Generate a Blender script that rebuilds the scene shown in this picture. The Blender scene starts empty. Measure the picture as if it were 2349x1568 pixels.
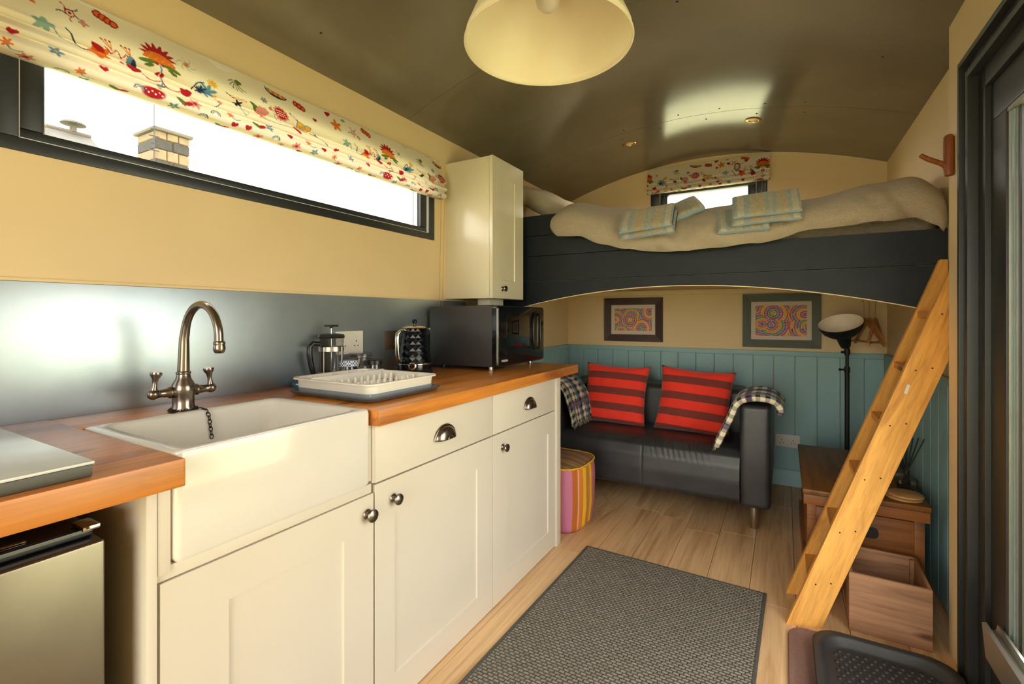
import bpy, bmesh, math, random
import numpy as np
from mathutils import Vector, Matrix, noise

random.seed(7)
PI = math.pi
S = bpy.context.scene
COL = S.collection

# ------------------------------------------------------------------ camera
FPX, VPX, HORIZON = 1093.0, 1799.0, 725.0
YAW = math.atan((VPX - 1174.5) / FPX)
cam_d = bpy.data.cameras.new('camera')
cam = bpy.data.objects.new('camera', cam_d)
COL.objects.link(cam)
cam.location = (0, 0, 1.2)
cam.rotation_euler = (PI / 2, 0, YAW)
cam_d.sensor_width = 36
cam_d.lens = 36 * FPX / 2349
cam_d.shift_y = -(784 - HORIZON) / 2349
cam_d.clip_start = 0.02
S.camera = cam

# ------------------------------------------------------------------ world, exposure
W = bpy.data.worlds.new('sky')
S.world = W
W.use_nodes = True
wn = W.node_tree
bg = wn.nodes['Background']
tc = wn.nodes.new('ShaderNodeTexCoord')
sep = wn.nodes.new('ShaderNodeSeparateXYZ')
rmp = wn.nodes.new('ShaderNodeValToRGB')
wn.links.new(tc.outputs['Generated'], sep.inputs[0])
wn.links.new(sep.outputs['Z'], rmp.inputs[0])
rmp.color_ramp.elements[0].position = 0.0
rmp.color_ramp.elements[0].color = (1.0, 0.95, 0.84, 1)
rmp.color_ramp.elements[1].position = 0.6
rmp.color_ramp.elements[1].color = (0.96, 0.95, 0.90, 1)
wn.links.new(rmp.outputs[0], bg.inputs[0])
bg.inputs[1].default_value = 4.0
S.view_settings.view_transform = 'Standard'
S.view_settings.look = 'None'
S.view_settings.gamma = 1
S.view_settings.use_curve_mapping = False
S.view_settings.exposure = 1.05
S.cycles.max_bounces = 10
S.cycles.diffuse_bounces = 7
S.cycles.sample_clamp_indirect = 6
S.cycles.caustics_refractive = False
S.cycles.caustics_reflective = False


# ------------------------------------------------------------------ materials
def lin(c):
    if isinstance(c, str):
        c = tuple(int(c[i:i + 2], 16) for i in (0, 2, 4))
    r = []
    for v in c[:3]:
        v = v / 255.0
        r.append(v / 12.92 if v <= 0.04045 else ((v + 0.055) / 1.055) ** 2.4)
    return (r[0], r[1], r[2], 1.0)


class NT:
    """small wrapper to write node trees shortly"""
    def __init__(s, name):
        s.m = bpy.data.materials.new(name)
        s.m.use_nodes = True
        s.t = s.m.node_tree
        s.b = s.t.nodes['Principled BSDF']

    def n(s, kind, **kw):
        x = s.t.nodes.new('ShaderNode' + kind)
        for k, v in kw.items():
            setattr(x, k, v)
        return x

    def l(s, a, b):
        s.t.links.new(a, b)

    def coords(s, kind='Object', scale=(1, 1, 1), rot=(0, 0, 0), loc=(0, 0, 0)):
        if kind == 'UV':
            c = s.n('UVMap')
            o = c.outputs[0]
        else:
            c = s.n('TexCoord')
            o = c.outputs[kind]
        mp = s.n('Mapping')
        mp.inputs['Scale'].default_value = scale
        mp.inputs['Rotation'].default_value = rot
        mp.inputs['Location'].default_value = loc
        s.l(o, mp.inputs[0])
        return mp.outputs[0]

    def noise(s, vec, scale, detail=3, rough=0.5, dist=0.0):
        x = s.n('TexNoise')
        x.inputs['Scale'].default_value = scale
        x.inputs['Detail'].default_value = detail
        x.inputs['Roughness'].default_value = rough
        x.inputs['Distortion'].default_value = dist
        if vec is not None:
            s.l(vec, x.inputs['Vector'])
        return x.outputs['Fac']

    def ramp(s, fac, stops, interp='LINEAR'):
        x = s.n('ValToRGB')
        cr = x.color_ramp
        cr.interpolation = interp
        while len(cr.elements) < len(stops):
            cr.elements.new(0.5)
        for e, (p, c) in zip(cr.elements, stops):
            e.position = p
            e.color = c
        s.l(fac, x.inputs[0])
        return x.outputs[0]

    def mix(s, fac, a, b, mode='MIX'):
        x = s.n('MixRGB', blend_type=mode)
        for v, i in ((fac, 0), (a, 1), (b, 2)):
            if hasattr(v, 'is_output'):
                s.l(v, x.inputs[i])
            else:
                x.inputs[i].default_value = v
        return x.outputs[0]

    def math(s, op, a, b=None):
        x = s.n('Math', operation=op)
        for v, i in ((a, 0), (b, 1)):
            if v is None:
                continue
            if hasattr(v, 'is_output'):
                s.l(v, x.inputs[i])
            else:
                x.inputs[i].default_value = v
        return x.outputs[0]

    def bump(s, h, strength=0.2, dist=0.002):
        x = s.n('Bump')
        x.inputs['Strength'].default_value = strength
        x.inputs['Distance'].default_value = dist
        s.l(h, x.inputs['Height'])
        s.l(x.outputs[0], s.b.inputs['Normal'])

    def set(s, **kw):
        for k, v in kw.items():
            i = s.b.inputs[k.replace('_', ' ')]
            if hasattr(v, 'is_output'):
                s.l(v, i)
            else:
                i.default_value = v
        return s


def plain(name, c, rough=0.5, metal=0.0, var=0.06, nscale=12, bump=0.0, bscale=200, bdist=0.001, **kw):
    m = NT(name)
    c = lin(c)
    v = m.coords()
    f = m.noise(v, nscale, 4)
    lo = tuple(x * (1 - var) for x in c[:3]) + (1,)
    hi = tuple(min(1, x * (1 + var)) for x in c[:3]) + (1,)
    m.set(Base_Color=m.ramp(f, [(0.3, lo), (0.7, hi)]), Roughness=rough, Metallic=metal, **kw)
    if bump:
        m.bump(m.noise(v, bscale, 2), bump, bdist)
    return m.m


def wood(name, c1, c2, axis='Y', scale=1.0, rough=0.45, knots=True, var=0.25, spec=0.4, knotc='3a1c0c', turn=0.0):
    """grain runs along AXIS of the object's own space; each board varies"""
    m = NT(name)
    k = {'X': (1.2, 14, 14), 'Y': (14, 1.2, 14), 'Z': (14, 14, 1.2)}[axis]
    k2 = {'X': (2.5, 90, 90), 'Y': (90, 2.5, 90), 'Z': (90, 90, 2.5)}[axis]
    rnd = m.n('ObjectInfo').outputs['Random']
    oc = m.coords('Object', (1, 1, 1), (0, turn, 0))

    def sc(kk):
        mp = m.n('Mapping')
        mp.inputs['Scale'].default_value = tuple(a * scale for a in kk)
        m.l(oc, mp.inputs[0])
        return mp.outputs[0]
    v = sc(k)
    addv = m.n('VectorMath', operation='ADD')
    comb = m.n('CombineXYZ')
    m.l(m.math('MULTIPLY', rnd, 37.0), comb.inputs[0])
    m.l(m.math('MULTIPLY', rnd, 19.0), comb.inputs[1])
    m.l(v, addv.inputs[0])
    m.l(comb.outputs[0], addv.inputs[1])
    v = addv.outputs[0]
    f = m.noise(v, 1.0, 5, 0.6, 1.2)
    v2 = sc(k2)
    fine = m.noise(v2, 1.0, 4, 0.6)
    base = m.ramp(f, [(0.3, lin(c2)), (0.5, lin(c1)), (0.72, tuple(min(1, x * 1.12) for x in lin(c1)[:3]) + (1,))])
    base = m.mix(0.35, base, m.ramp(fine, [(0.35, (0.45, 0.45, 0.45, 1)), (0.6, (1, 1, 1, 1))]), 'MULTIPLY')
    if knots:
        kv = {'X': (2.2, 7, 7), 'Y': (7, 2.2, 7), 'Z': (7, 7, 2.2)}[axis]
        vo = m.n('TexVoronoi')
        m.l(sc(kv), vo.inputs['Vector'])
        vo.inputs['Scale'].default_value = 1.0
        km = m.ramp(vo.outputs['Distance'], [(0.05, (1, 1, 1, 1)), (0.13, (0, 0, 0, 1))])
        base = m.mix(m.math('MULTIPLY', km, 0.75), base, lin(knotc))
    hv = m.n('HueSaturation')
    m.l(base, hv.inputs['Color'])
    m.l(m.math('ADD', m.math('MULTIPLY', rnd, var), 1 - var / 2), hv.inputs['Value'])
    m.set(Base_Color=hv.outputs[0], Roughness=rough, Specular_IOR_Level=spec)
    m.bump(fine, 0.12, 0.001)
    return m.m


def glassmat(name, c=(1, 1, 1), rough=0.0, ior=1.45, thin=True, tint=0.96):
    """clear pane: mostly transparent with a mirror-like sheen"""
    m = NT(name)
    t = m.t
    if not thin:
        m.set(Base_Color=(c[0], c[1], c[2], 1), Roughness=rough, IOR=ior, Transmission_Weight=1.0)
        return m.m
    tr = m.n('BsdfTransparent')
    tr.inputs[0].default_value = (c[0] * tint, c[1] * tint, c[2] * tint, 1)
    gl = m.n('BsdfGlossy')
    gl.inputs['Roughness'].default_value = 0.02
    lw = m.n('LayerWeight')
    lw.inputs[0].default_value = 0.5
    f0 = ((ior - 1) / (ior + 1)) ** 2
    fac = m.math('ADD', m.math('MULTIPLY', m.math('POWER', lw.outputs['Facing'], 5.0), 1 - f0), f0)
    mx = m.n('MixShader')
    m.l(fac, mx.inputs[0])
    m.l(tr.outputs[0], mx.inputs[1])
    m.l(gl.outputs[0], mx.inputs[2])
    m.l(mx.outputs[0], t.nodes['Material Output'].inputs[0])
    return m.m


def printmat(name, rough=0.85, bump=0.15, sheen=0.0, weave=900, translucent=0.0):
    m = NT(name)
    a = m.n('Attribute', attribute_name='print')
    m.set(Base_Color=a.outputs['Color'], Roughness=rough, Specular_IOR_Level=0.2)
    m.bump(m.noise(m.coords(), weave, 2), bump, 0.0006)
    if translucent:
        tl = m.n('BsdfTranslucent')
        m.l(a.outputs['Color'], tl.inputs[0])
        mx = m.n('MixShader')
        mx.inputs[0].default_value = translucent
        m.l(m.b.outputs[0], mx.inputs[1])
        m.l(tl.outputs[0], mx.inputs[2])
        m.l(mx.outputs[0], m.t.nodes['Material Output'].inputs[0])
    return m.m


M = {}
M['wall'] = plain('cream_wall_paint', 'dcc396', 0.6, var=0.03, nscale=3, bump=0.05, bscale=60)
M['ceiling'] = None


def _ceiling():
    m = NT('dark_gloss_ceiling_paint')
    v = m.coords()
    f = m.noise(v, 2.2, 4)
    m.set(Base_Color=m.ramp(f, [(0.3, lin('6a6252')), (0.7, lin('776e5c'))]), Roughness=0.16, Specular_IOR_Level=0.55)
    m.bump(m.noise(v, 2.4, 1), 0.16, 0.02)
    return m.m


M['ceiling'] = _ceiling()
M['white_paint'] = plain('cream_white_cabinet_paint', 'cfc8b8', 0.38, var=0.015, nscale=4)
M['white_gloss'] = plain('cream_white_satin_paint', 'd6ccb0', 0.22, var=0.015, nscale=4)
M['gap'] = plain('beige_gap_board', '8a7f6a', 0.8)  # even beige for cabinet carcasses and the roof board
M['ceramic'] = plain('white_fireclay', 'd9d6cd', 0.16, var=0.02, nscale=5, Coat_Weight=0.3)
M['black_frame'] = plain('black_aluminium', '24272c', 0.38, var=0.12, nscale=6)
M['grey_frame'] = plain('graphite_door_frame', '222321', 0.42, var=0.1, nscale=5)
M['alu'] = plain('bare_aluminium', 'a9a79c', 0.35, 0.8)
M['gasket'] = plain('white_gasket', 'e6e6ea', 0.4)
M['glass'] = glassmat('window_glass')
M['clear'] = glassmat('clear_jar_glass', ior=1.5, tint=0.9)
M['slate_paint'] = plain('dark_slate_paint', '181d22', 0.5, var=0.2, nscale=9, bump=0.12, bscale=90, Specular_IOR_Level=0.25)
M['teal_paint'] = plain('teal_blue_paint', '8db2b6', 0.5, var=0.04, nscale=3)
M['splash'] = None


def _splash():
    m = NT('grey_blue_splashback')
    v = m.coords()
    f = m.noise(v, 3, 6, 0.6)
    m.set(Base_Color=m.ramp(f, [(0.3, lin('a2b0b9')), (0.7, lin('b6c2c8'))]), Roughness=0.35, Metallic=0.8)
    m.bump(m.noise(v, 6, 2), 0.06, 0.01)
    return m.m


M['splash'] = _splash()
M['oak_floor'] = wood('oak_laminate', 'd9b486', 'b68c60', 'Y', 0.9, 0.36, False, 0.2)
M['worktop'] = wood('oiled_pine_worktop', 'cd8236', '93501e', 'Y', 1.0, 0.3, True, 0.1, 0.5)
M['ladder'] = wood('honey_pine', 'e8ab58', 'c0803a', 'Z', 0.9, 0.5, True, 0.1, 0.3, turn=-0.363)
M['tread'] = wood('honey_pine_tread', 'd8954a', 'b2763a', 'Y', 0.8, 0.5, True, 0.1, 0.3)
M['trunk'] = wood('old_dark_pine', '8a5626', '5f3716', 'Y', 0.9, 0.45, True, 0.15)
M['trunk_x'] = wood('old_dark_pine_front', '91592a', '633a18', 'X', 0.9, 0.45, True, 0.15)
M['crate'] = wood('grey_brown_crate_board', 'ad8364', '83604a', 'X', 1.0, 0.7, True, 0.2, 0.2)
M['crate_y'] = wood('grey_brown_crate_side', 'a47a5c', '7c5a42', 'Y', 1.0, 0.7, True, 0.2, 0.2)
M['branch'] = wood('brown_branch', '8a4a20', '6a3415', 'Z', 1.6, 0.5, False)
M['pale_wood'] = wood('pale_beech', 'cfa267', 'b3854c', 'X', 1.0, 0.5, False)
M['hanger_wood'] = wood('hanger_beech', 'b47a45', '935f30', 'X', 1.0, 0.45, False)
M['steel'] = plain('brushed_steel', 'b9b3a6', 0.28, 1.0, nscale=30)
M['fridge_steel'] = plain('brushed_fridge_steel', '857d70', 0.33, 1.0, nscale=8)
M['nickel'] = plain('aged_nickel', '8a8078', 0.25, 1.0, nscale=20)
M['chrome'] = plain('chrome', 'd8d4cc', 0.08, 1.0, var=0.02)
M['dark_metal'] = plain('dark_bronze_chain', '3c352d', 0.35, 1.0)
M['black_plastic'] = plain('black_plastic', '17171a', 0.32, var=0.1)
M['black_gloss'] = plain('black_gloss', '101114', 0.1, var=0.1)
M['black_matte'] = plain('black_matte', '121212', 0.6, var=0.15)
M['mw_body'] = plain('dark_grey_enamel', '2e2c2d', 0.4, var=0.15, nscale=9)
M['white_plastic'] = plain('white_plastic', 'dcd8ce', 0.4, var=0.02)
M['grey_plastic'] = plain('grey_silicone', '7f8890', 0.5, var=0.04)
M['dgrey_plastic'] = plain('dark_grey_plastic', '55565a', 0.4, var=0.06)
M['letter'] = plain('silver_lettering', 'd0d0d0', 0.4)
M['leather'] = None


def _leather():
    m = NT('black_leather')
    v = m.coords()
    m.set(Base_Color=m.ramp(m.noise(v, 6, 4), [(0.3, lin('292a2d')), (0.7, lin('38393c'))]), Roughness=0.38, Specular_IOR_Level=0.5)
    h = m.mix(0.5, m.noise(v, 260, 3), m.noise(m.coords('Object', (9, 30, 30)), 1.0, 3))
    m.bump(h, 0.22, 0.004)
    return m.m


M['leather'] = _leather()


def _cushion():
    m = NT('red_and_maroon_striped_weave')
    v = m.coords()
    sp = m.n('SeparateXYZ')
    m.l(v, sp.inputs[0])
    p = m.math('FRACT', m.math('MULTIPLY', m.math('ADD', sp.outputs['Z'], 10.038), 1 / 0.112))
    f = m.ramp(p, [(0.0, lin('f03622')), (0.53, lin('f03622')), (0.545, lin('7a3028')), (0.985, lin('7a3028')), (1.0, lin('f03622'))])
    m.set(Base_Color=f, Roughness=0.85, Sheen_Weight=0.2)
    m.bump(m.noise(v, 420, 2), 0.3, 0.001)
    return m.m


M['cushion'] = _cushion()
M['cushion_hem'] = plain('maroon_cushion_hem', '8c3a30', 0.85)


def _plaid(name, cream='ece4c8'):
    m = NT(name)
    uv = m.coords('UV')
    sp = m.n('SeparateXYZ')
    m.l(uv, sp.inputs[0])
    blk, blu, vio, crm = lin('16161c'), lin('4f7896'), lin('7a6480'), lin(cream)

    def band(o, per, width, off=0.0):
        fr = m.math('FRACT', m.math('MULTIPLY', m.math('ADD', o, off + 50), 1 / per))
        return m.math('LESS_THAN', fr, width)
    u, w = sp.outputs[0], sp.outputs[1]
    bu, bw = band(u, 0.046, 0.48), band(w, 0.046, 0.48)
    fu = band(u, 0.0115, 0.3)
    base = m.mix(band(u, 0.136, 0.25, 0.02), crm, blu)
    base = m.mix(band(w, 0.204, 0.17, 0.07), base, vio)
    half = m.math('MULTIPLY', m.math('ADD', bu, bw), 0.5)
    c = m.mix(half, base, blk)
    c = m.mix(m.math('MULTIPLY', fu, 0.35), c, blk)
    m.set(Base_Color=c, Roughness=0.95, Sheen_Weight=0.2)
    m.bump(m.noise(m.coords(), 500, 2), 0.3, 0.001)
    return m.m


M['plaid'] = _plaid('black_and_cream_plaid_wool')
M['fringe'] = plain('plaid_fringe_yarn', '8f8670', 0.95, var=0.5, nscale=60)


def _pouf(top=False):
    m = NT('pouffe_striped_top' if top else 'pouffe_striped_side')
    uv = m.coords('UV')
    sp = m.n('SeparateXYZ')
    m.l(uv, sp.inputs[0])
    fr = m.math('FRACT', sp.outputs[0])
    y, o, br, mv, rd, pk = lin('e8b422'), lin('c87a28'), lin('a85c1c'), lin('b06a84'), lin('a8502c'), lin('d89a80')
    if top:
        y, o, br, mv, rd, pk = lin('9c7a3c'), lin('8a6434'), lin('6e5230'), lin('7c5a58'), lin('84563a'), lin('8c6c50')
    st = [(0.0, mv), (0.14, br), (0.26, pk), (0.29, o), (0.42, y), (0.56, rd), (0.74, y), (0.86, o), (0.93, mv)]
    c = m.ramp(fr, st, 'CONSTANT')
    ck = m.n('TexChecker')
    ck.inputs['Scale'].default_value = 1.0
    m.l(m.coords('UV', (40, 45, 1)), ck.inputs['Vector'])
    isr = m.math('MULTIPLY', m.math('GREATER_THAN', fr, 0.56), m.math('LESS_THAN', fr, 0.74))
    c = m.mix(m.math('MULTIPLY', isr, m.math('MULTIPLY', ck.outputs['Fac'], 0.6)), c, y)
    m.set(Base_Color=c, Roughness=0.95)
    m.bump(m.noise(m.coords(), 260, 2), 0.5, 0.002)
    return m.m


M['pouf'] = _pouf()
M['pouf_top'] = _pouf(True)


def _linen(name, c, stripe=True):
    m = NT(name)
    v = m.coords()
    w = m.n('TexWave', wave_type='BANDS', bands_direction='Z')
    w.inputs['Scale'].default_value = 60
    w.inputs['Distortion'].default_value = 0.6
    m.l(v, w.inputs['Vector'])
    c0 = lin(c)
    base = m.ramp(m.noise(v, 5, 4), [(0.3, tuple(x * 0.94 for x in c0[:3]) + (1,)), (0.7, c0)])
    if stripe:
        base = m.mix(0.16, base, m.ramp(w.outputs['Fac'], [(0.3, (0.55, 0.55, 0.55, 1)), (0.6, (1, 1, 1, 1))]), 'MULTIPLY')
    m.set(Base_Color=base, Roughness=0.95, Sheen_Weight=0.15)
    h = m.mix(0.35, m.noise(v, 13, 5, 0.65, 1.2), m.noise(v, 300, 2))
    m.bump(h, 0.8, 0.03)
    return m.m


M['duvet'] = _linen('oatmeal_linen', 'b9a88c')
M['sheet'] = _linen('grey_beige_sheet', '9c8c78', False)
M['pillow'] = _linen('pale_cotton', 'd9cdb0', False)


def _towel():
    m = NT('blue_and_tan_striped_towelling')
    uv = m.coords('UV')
    sp = m.n('SeparateXYZ')
    m.l(uv, sp.inputs[0])
    u = sp.outputs[0]
    tan, bl, cr = lin('a08a62'), lin('7c8884'), lin('a89c80')
    c = m.ramp(m.math('FRACT', u), [(0.0, bl), (0.1, cr), (0.2, bl), (0.3, tan), (0.52, bl), (0.58, tan), (0.62, bl), (0.68, tan), (0.84, bl), (0.9, cr)], 'CONSTANT')
    c = m.mix(0.3, c, m.ramp(m.noise(m.coords(), 90, 3), [(0.35, lin('64706f')), (0.65, lin('b3a688'))]))
    # the hemmed edge (V > 1) is plain blue
    c = m.mix(m.math('GREATER_THAN', sp.outputs[1], 1.0), c, lin('8496a0'))
    m.set(Base_Color=c, Roughness=1.0, Sheen_Weight=0.3)
    m.bump(m.noise(m.coords(), 260, 2), 0.6, 0.003)
    return m.m


M['towel'] = _towel()


def _rug():
    m = NT('charcoal_woven_rug')
    v = m.coords()
    vo = m.n('TexBrick')
    vo.offset = 0.5
    vo.inputs['Scale'].default_value = 1.0
    vo.inputs['Brick Width'].default_value = 0.022
    vo.inputs['Row Height'].default_value = 0.0135
    vo.inputs['Mortar Size'].default_value = 0.0036
    vo.inputs['Mortar Smooth'].default_value = 1.0
    vo.inputs['Color1'].default_value = lin('968f82')
    vo.inputs['Color2'].default_value = lin('7d776a')
    vo.inputs['Mortar'].default_value = lin('3f3c36')
    m.l(v, vo.inputs['Vector'])
    c = m.mix(0.35, vo.outputs['Color'], m.ramp(m.noise(v, 160, 3), [(0.3, lin('58544b')), (0.7, lin('a39c8e'))]))
    m.set(Base_Color=c, Roughness=0.95)
    h = m.math('SUBTRACT', 1.0, vo.outputs['Fac'])
    m.bump(h, 1.0, 0.006)
    return m.m


M['rug'] = _rug()
M['rug_edge'] = plain('rug_binding', '4f4c46', 0.95, var=0.2, nscale=90)
M['rubber'] = plain('black_rubber', '2c2c2d', 0.5, var=0.15, nscale=10)
M['brown_mat'] = plain('brown_felt', '7c5c50', 0.95, var=0.12, nscale=120, bump=0.4, bscale=400)
M['dark_wood_frame'] = plain('dark_brown_frame', '3c2622', 0.45, var=0.15)
M['green_frame'] = plain('dark_green_frame', '33391d', 0.5, var=0.12)
M['mount'] = plain('white_mount_card', 'd2c3b0', 0.8, var=0.02)
M['bulb'] = plain('frosted_bulb', 'efe6d4', 0.35, var=0.01, Transmission_Weight=0.3)
M['shade'] = plain('cream_enamel_shade', 'dccfb0', 0.45, var=0.02)
M['brass'] = plain('pale_brass', 'c7a860', 0.3, 1.0)
M['chim_stone'] = plain('pale_sandstone_block', '75654c', 0.9, var=0.15)
M['chim_dark'] = plain('dark_sooty_stone_block', '35322d', 0.9, var=0.2)
M['chim_cap'] = plain('chimney_cap_stone', '5a5348', 0.9)
M['terracotta'] = plain('terracotta', '70463a', 0.8)
M['roof_slate'] = plain('grey_roof_slate', '55524c', 0.8, var=0.2, nscale=4)
M['grass'] = plain('grass_paled_for_bounce', 'd3d3a4', 0.95, var=0.1, nscale=2)  # ground colour paled to bounce daylight up to ceiling and walls
M['blue_cloth'] = plain('blue_sponge_cloth', '2f6fa0', 0.9)
M['brown_plastic'] = plain('brown_switch_plate', '5d4a3e', 0.4)
M['amber'] = plain('clear_fragrance_oil', '3a352c', 0.1, var=0.05)
M['green_bead'] = plain('glazing_bead_green_grey', '7f9794', 0.3)


# ------------------------------------------------------------------ mesh building
class MB:
    def __init__(s):
        s.v, s.f, s.uv = [], [], None

    def add(s, verts, faces, uvs=None):
        o = len(s.v)
        s.v += [tuple(p) for p in verts]
        s.f += [tuple(i + o for i in f) for f in faces]
        if uvs is not None:
            if s.uv is None:
                s.uv = [(0, 0)] * o
            s.uv += uvs
        elif s.uv is not None:
            s.uv += [(0, 0)] * len(verts)
        return s

    def box(s, x0, x1, y0, y1, z0, z1, bevel=0.0, seg=2):
        x0, x1 = sorted((x0, x1)); y0, y1 = sorted((y0, y1)); z0, z1 = sorted((z0, z1))
        vs = [(x0, y0, z0), (x1, y0, z0), (x1, y1, z0), (x0, y1, z0), (x0, y0, z1), (x1, y0, z1), (x1, y1, z1), (x0, y1, z1)]
        fs = [(0, 3, 2, 1), (4, 5, 6, 7), (0, 1, 5, 4), (1, 2, 6, 5), (2, 3, 7, 6), (3, 0, 4, 7)]
        if not bevel:
            return s.add(vs, fs)
        b = bmesh.new()
        bv = [b.verts.new(p) for p in vs]
        for f in fs:
            b.faces.new([bv[i] for i in f])
        bmesh.ops.bevel(b, geom=list(b.edges), offset=bevel, segments=seg, affect='EDGES', profile=0.6)
        b.verts.index_update()
        s.add([v.co[:] for v in b.verts], [[v.index for v in f.verts] for f in b.faces])
        b.free()
        return s

    def prism(s, poly, axis, a, b):
        """poly: 2D points (the other two axes in order), extruded along AXIS from a to b"""
        def P(p, t):
            return {'x': (t, p[0], p[1]), 'y': (p[0], t, p[1]), 'z': (p[0], p[1], t)}[axis]
        n = len(poly)
        vs = [P(p, a) for p in poly] + [P(p, b) for p in poly]
        fs = [tuple(range(n)), tuple(range(2 * n - 1, n - 1, -1))]
        for i in range(n):
            j = (i + 1) % n
            fs.append((i, i + n, j + n, j))
        return s.add(vs, fs)

    def loft(s, rings, cap0=True, cap1=True, closed=True):
        n = len(rings[0])
        vs = [p for r in rings for p in r]
        fs = []
        for k in range(len(rings) - 1):
            for i in range(n if closed else n - 1):
                j = (i + 1) % n
                fs.append((k * n + i, k * n + j, (k + 1) * n + j, (k + 1) * n + i))
        if cap0:
            fs.append(tuple(range(n - 1, -1, -1)))
        if cap1:
            fs.append(tuple(range((len(rings) - 1) * n, len(rings) * n)))
        return s.add(vs, fs)

    def lathe(s, prof, c=(0, 0, 0), n=28, mat=None, cap=True):
        """prof: (radius, height); MAT turns the local z axis"""
        rings = []
        for r, h in prof:
            ring = []
            for i in range(n):
                a = 2 * PI * i / n
                p = Vector((r * math.cos(a), r * math.sin(a), h))
                if mat is not None:
                    p = mat @ p
                ring.append((p.x + c[0], p.y + c[1], p.z + c[2]))
            rings.append(ring)
        return s.loft(rings, cap, cap)

    def tube(s, path, r, n=10, cap=True):
        path = [Vector(p) for p in path]
        rad = r if isinstance(r, (list, tuple)) else [r] * len(path)
        rings = []
        up = None
        for i, p in enumerate(path):
            t = (path[min(i + 1, len(path) - 1)] - path[max(i - 1, 0)]).normalized()
            if up is None:
                up = Vector((0, 0, 1)) if abs(t.z) < 0.9 else Vector((1, 0, 0))
            side = t.cross(up).normalized()
            up = side.cross(t).normalized()
            rings.append([tuple(p + (side * math.cos(a) + up * math.sin(a)) * rad[i]) for a in [2 * PI * k / n for k in range(n)]])
        return s.loft(rings, cap, cap)

    def grid(s, fn, nu, nv, uvfn=None, wrap=False):
        vs, fs, uvs = [], [], []
        for j in range(nv + 1):
            for i in range(nu + (0 if wrap else 1)):
                u, v = i / nu, j / nv
                vs.append(tuple(fn(u, v)))
                uvs.append(uvfn(u, v) if uvfn else (u, v))
        w = nu if wrap else nu + 1
        for j in range(nv):
            for i in range(nu):
                i2 = (i + 1) % w
                fs.append((j * w + i, j * w + i2, (j + 1) * w + i2, (j + 1) * w + i))
        return s.add(vs, fs, uvs)

    def sphere(s, c, r, n=16, m=10, sc=(1, 1, 1)):
        prof = [(r * math.sin(PI * k / m) if 0 < k < m else 1e-5, -r * math.cos(PI * k / m)) for k in range(m + 1)]
        o = len(s.v)
        s.lathe(prof, (0, 0, 0), n)
        for i in range(o, len(s.v)):
            p = s.v[i]
            s.v[i] = (p[0] * sc[0] + c[0], p[1] * sc[1] + c[1], p[2] * sc[2] + c[2])
        return s

    def xf(s, mat):
        s.v = [tuple(mat @ Vector(p)) for p in s.v]
        return s

    def build(s, name, mat, parent=None, smooth=30, sub=0, solid=0.0):
        off = Vector((0, 0, 0))
        q = parent
        while q is not None:
            off += Vector(q.location)
            q = q.parent
        me = bpy.data.meshes.new(name)
        me.from_pydata([(p[0] - off.x, p[1] - off.y, p[2] - off.z) for p in s.v], [], s.f)
        me.update()
        b = bmesh.new()
        b.from_mesh(me)
        bmesh.ops.recalc_face_normals(b, faces=b.faces)
        b.to_mesh(me)
        b.free()
        if s.uv is not None:
            ul = me.uv_layers.new(name='UVMap')
            idx = np.empty(len(me.loops), dtype=np.int32)
            me.loops.foreach_get('vertex_index', idx)
            ul.data.foreach_set('uv', np.array(s.uv, dtype=np.float32)[idx].ravel())
        me.materials.append(mat)
        if smooth:
            me.polygons.foreach_set('use_smooth', [True] * len(me.polygons))
            if smooth < 170:
                me.set_sharp_from_angle(angle=math.radians(smooth))
        o = bpy.data.objects.new(name, me)
        COL.objects.link(o)
        if parent is not None:
            o.parent = parent
        if solid:
            md = o.modifiers.new('thickness', 'SOLIDIFY')
            md.thickness = solid
            md.offset = 0
        if sub:
            md = o.modifiers.new('smooth', 'SUBSURF')
            md.levels = md.render_levels = sub
        return o


def rr(cx, cy, hx, hy, r, z, n=5):
    """rounded rectangle ring"""
    pts = []
    r = min(r, hx, hy)
    for qx, qy, a0 in ((1, 1, 0), (-1, 1, 90), (-1, -1, 180), (1, -1, 270)):
        for k in range(n + 1):
            a = math.radians(a0 + 90 * k / n)
            pts.append((cx + qx * (hx - r) + r * math.cos(a), cy + qy * (hy - r) + r * math.sin(a), z))
    return pts


def tag(o, label, cat, group=None):
    o['label'] = label
    o['category'] = cat
    if group:
        o['group'] = group
    return o


def thing(name, label, cat, loc, group=None):
    o = bpy.data.objects.new(name, None)
    o.empty_display_size = 0.05
    COL.objects.link(o)
    o.location = loc
    return tag(o, label, cat, group)


def struct(o):
    o['kind'] = 'structure'
    return o


def sroot(name, loc=(0, 0, 0)):
    o = bpy.data.objects.new(name, None)
    COL.objects.link(o)
    o.location = loc
    return struct(o)


def stuff(o):
    o['kind'] = 'stuff'
    return o


def dup(root, loc, rotz=None, label=None):
    r = root.copy()
    COL.objects.link(r)
    r.location = loc
    if rotz is not None:
        r.rotation_euler = (0, 0, rotz)
    if label:
        r['label'] = label
    for ch in list(root.children):
        c = ch.copy()
        COL.objects.link(c)
        c.parent = r
        for g in ch.children:
            d = g.copy()
            COL.objects.link(d)
            d.parent = c
    return r


def sm(a, b, x):
    t = max(0.0, min(1.0, (x - a) / (b - a)))
    return t * t * (3 - 2 * t)


def interp(x, pts):
    if x <= pts[0][0]:
        return pts[0][1]
    for (x0, y0), (x1, y1) in zip(pts, pts[1:]):
        if x <= x1:
            t = (x - x0) / (x1 - x0)
            t = t * t * (3 - 2 * t)
            return y0 + (y1 - y0) * t
    return pts[-1][1]


def nz(x, y=0.0, z=0.0):
    return noise.noise(Vector((x, y, z)))


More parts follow.
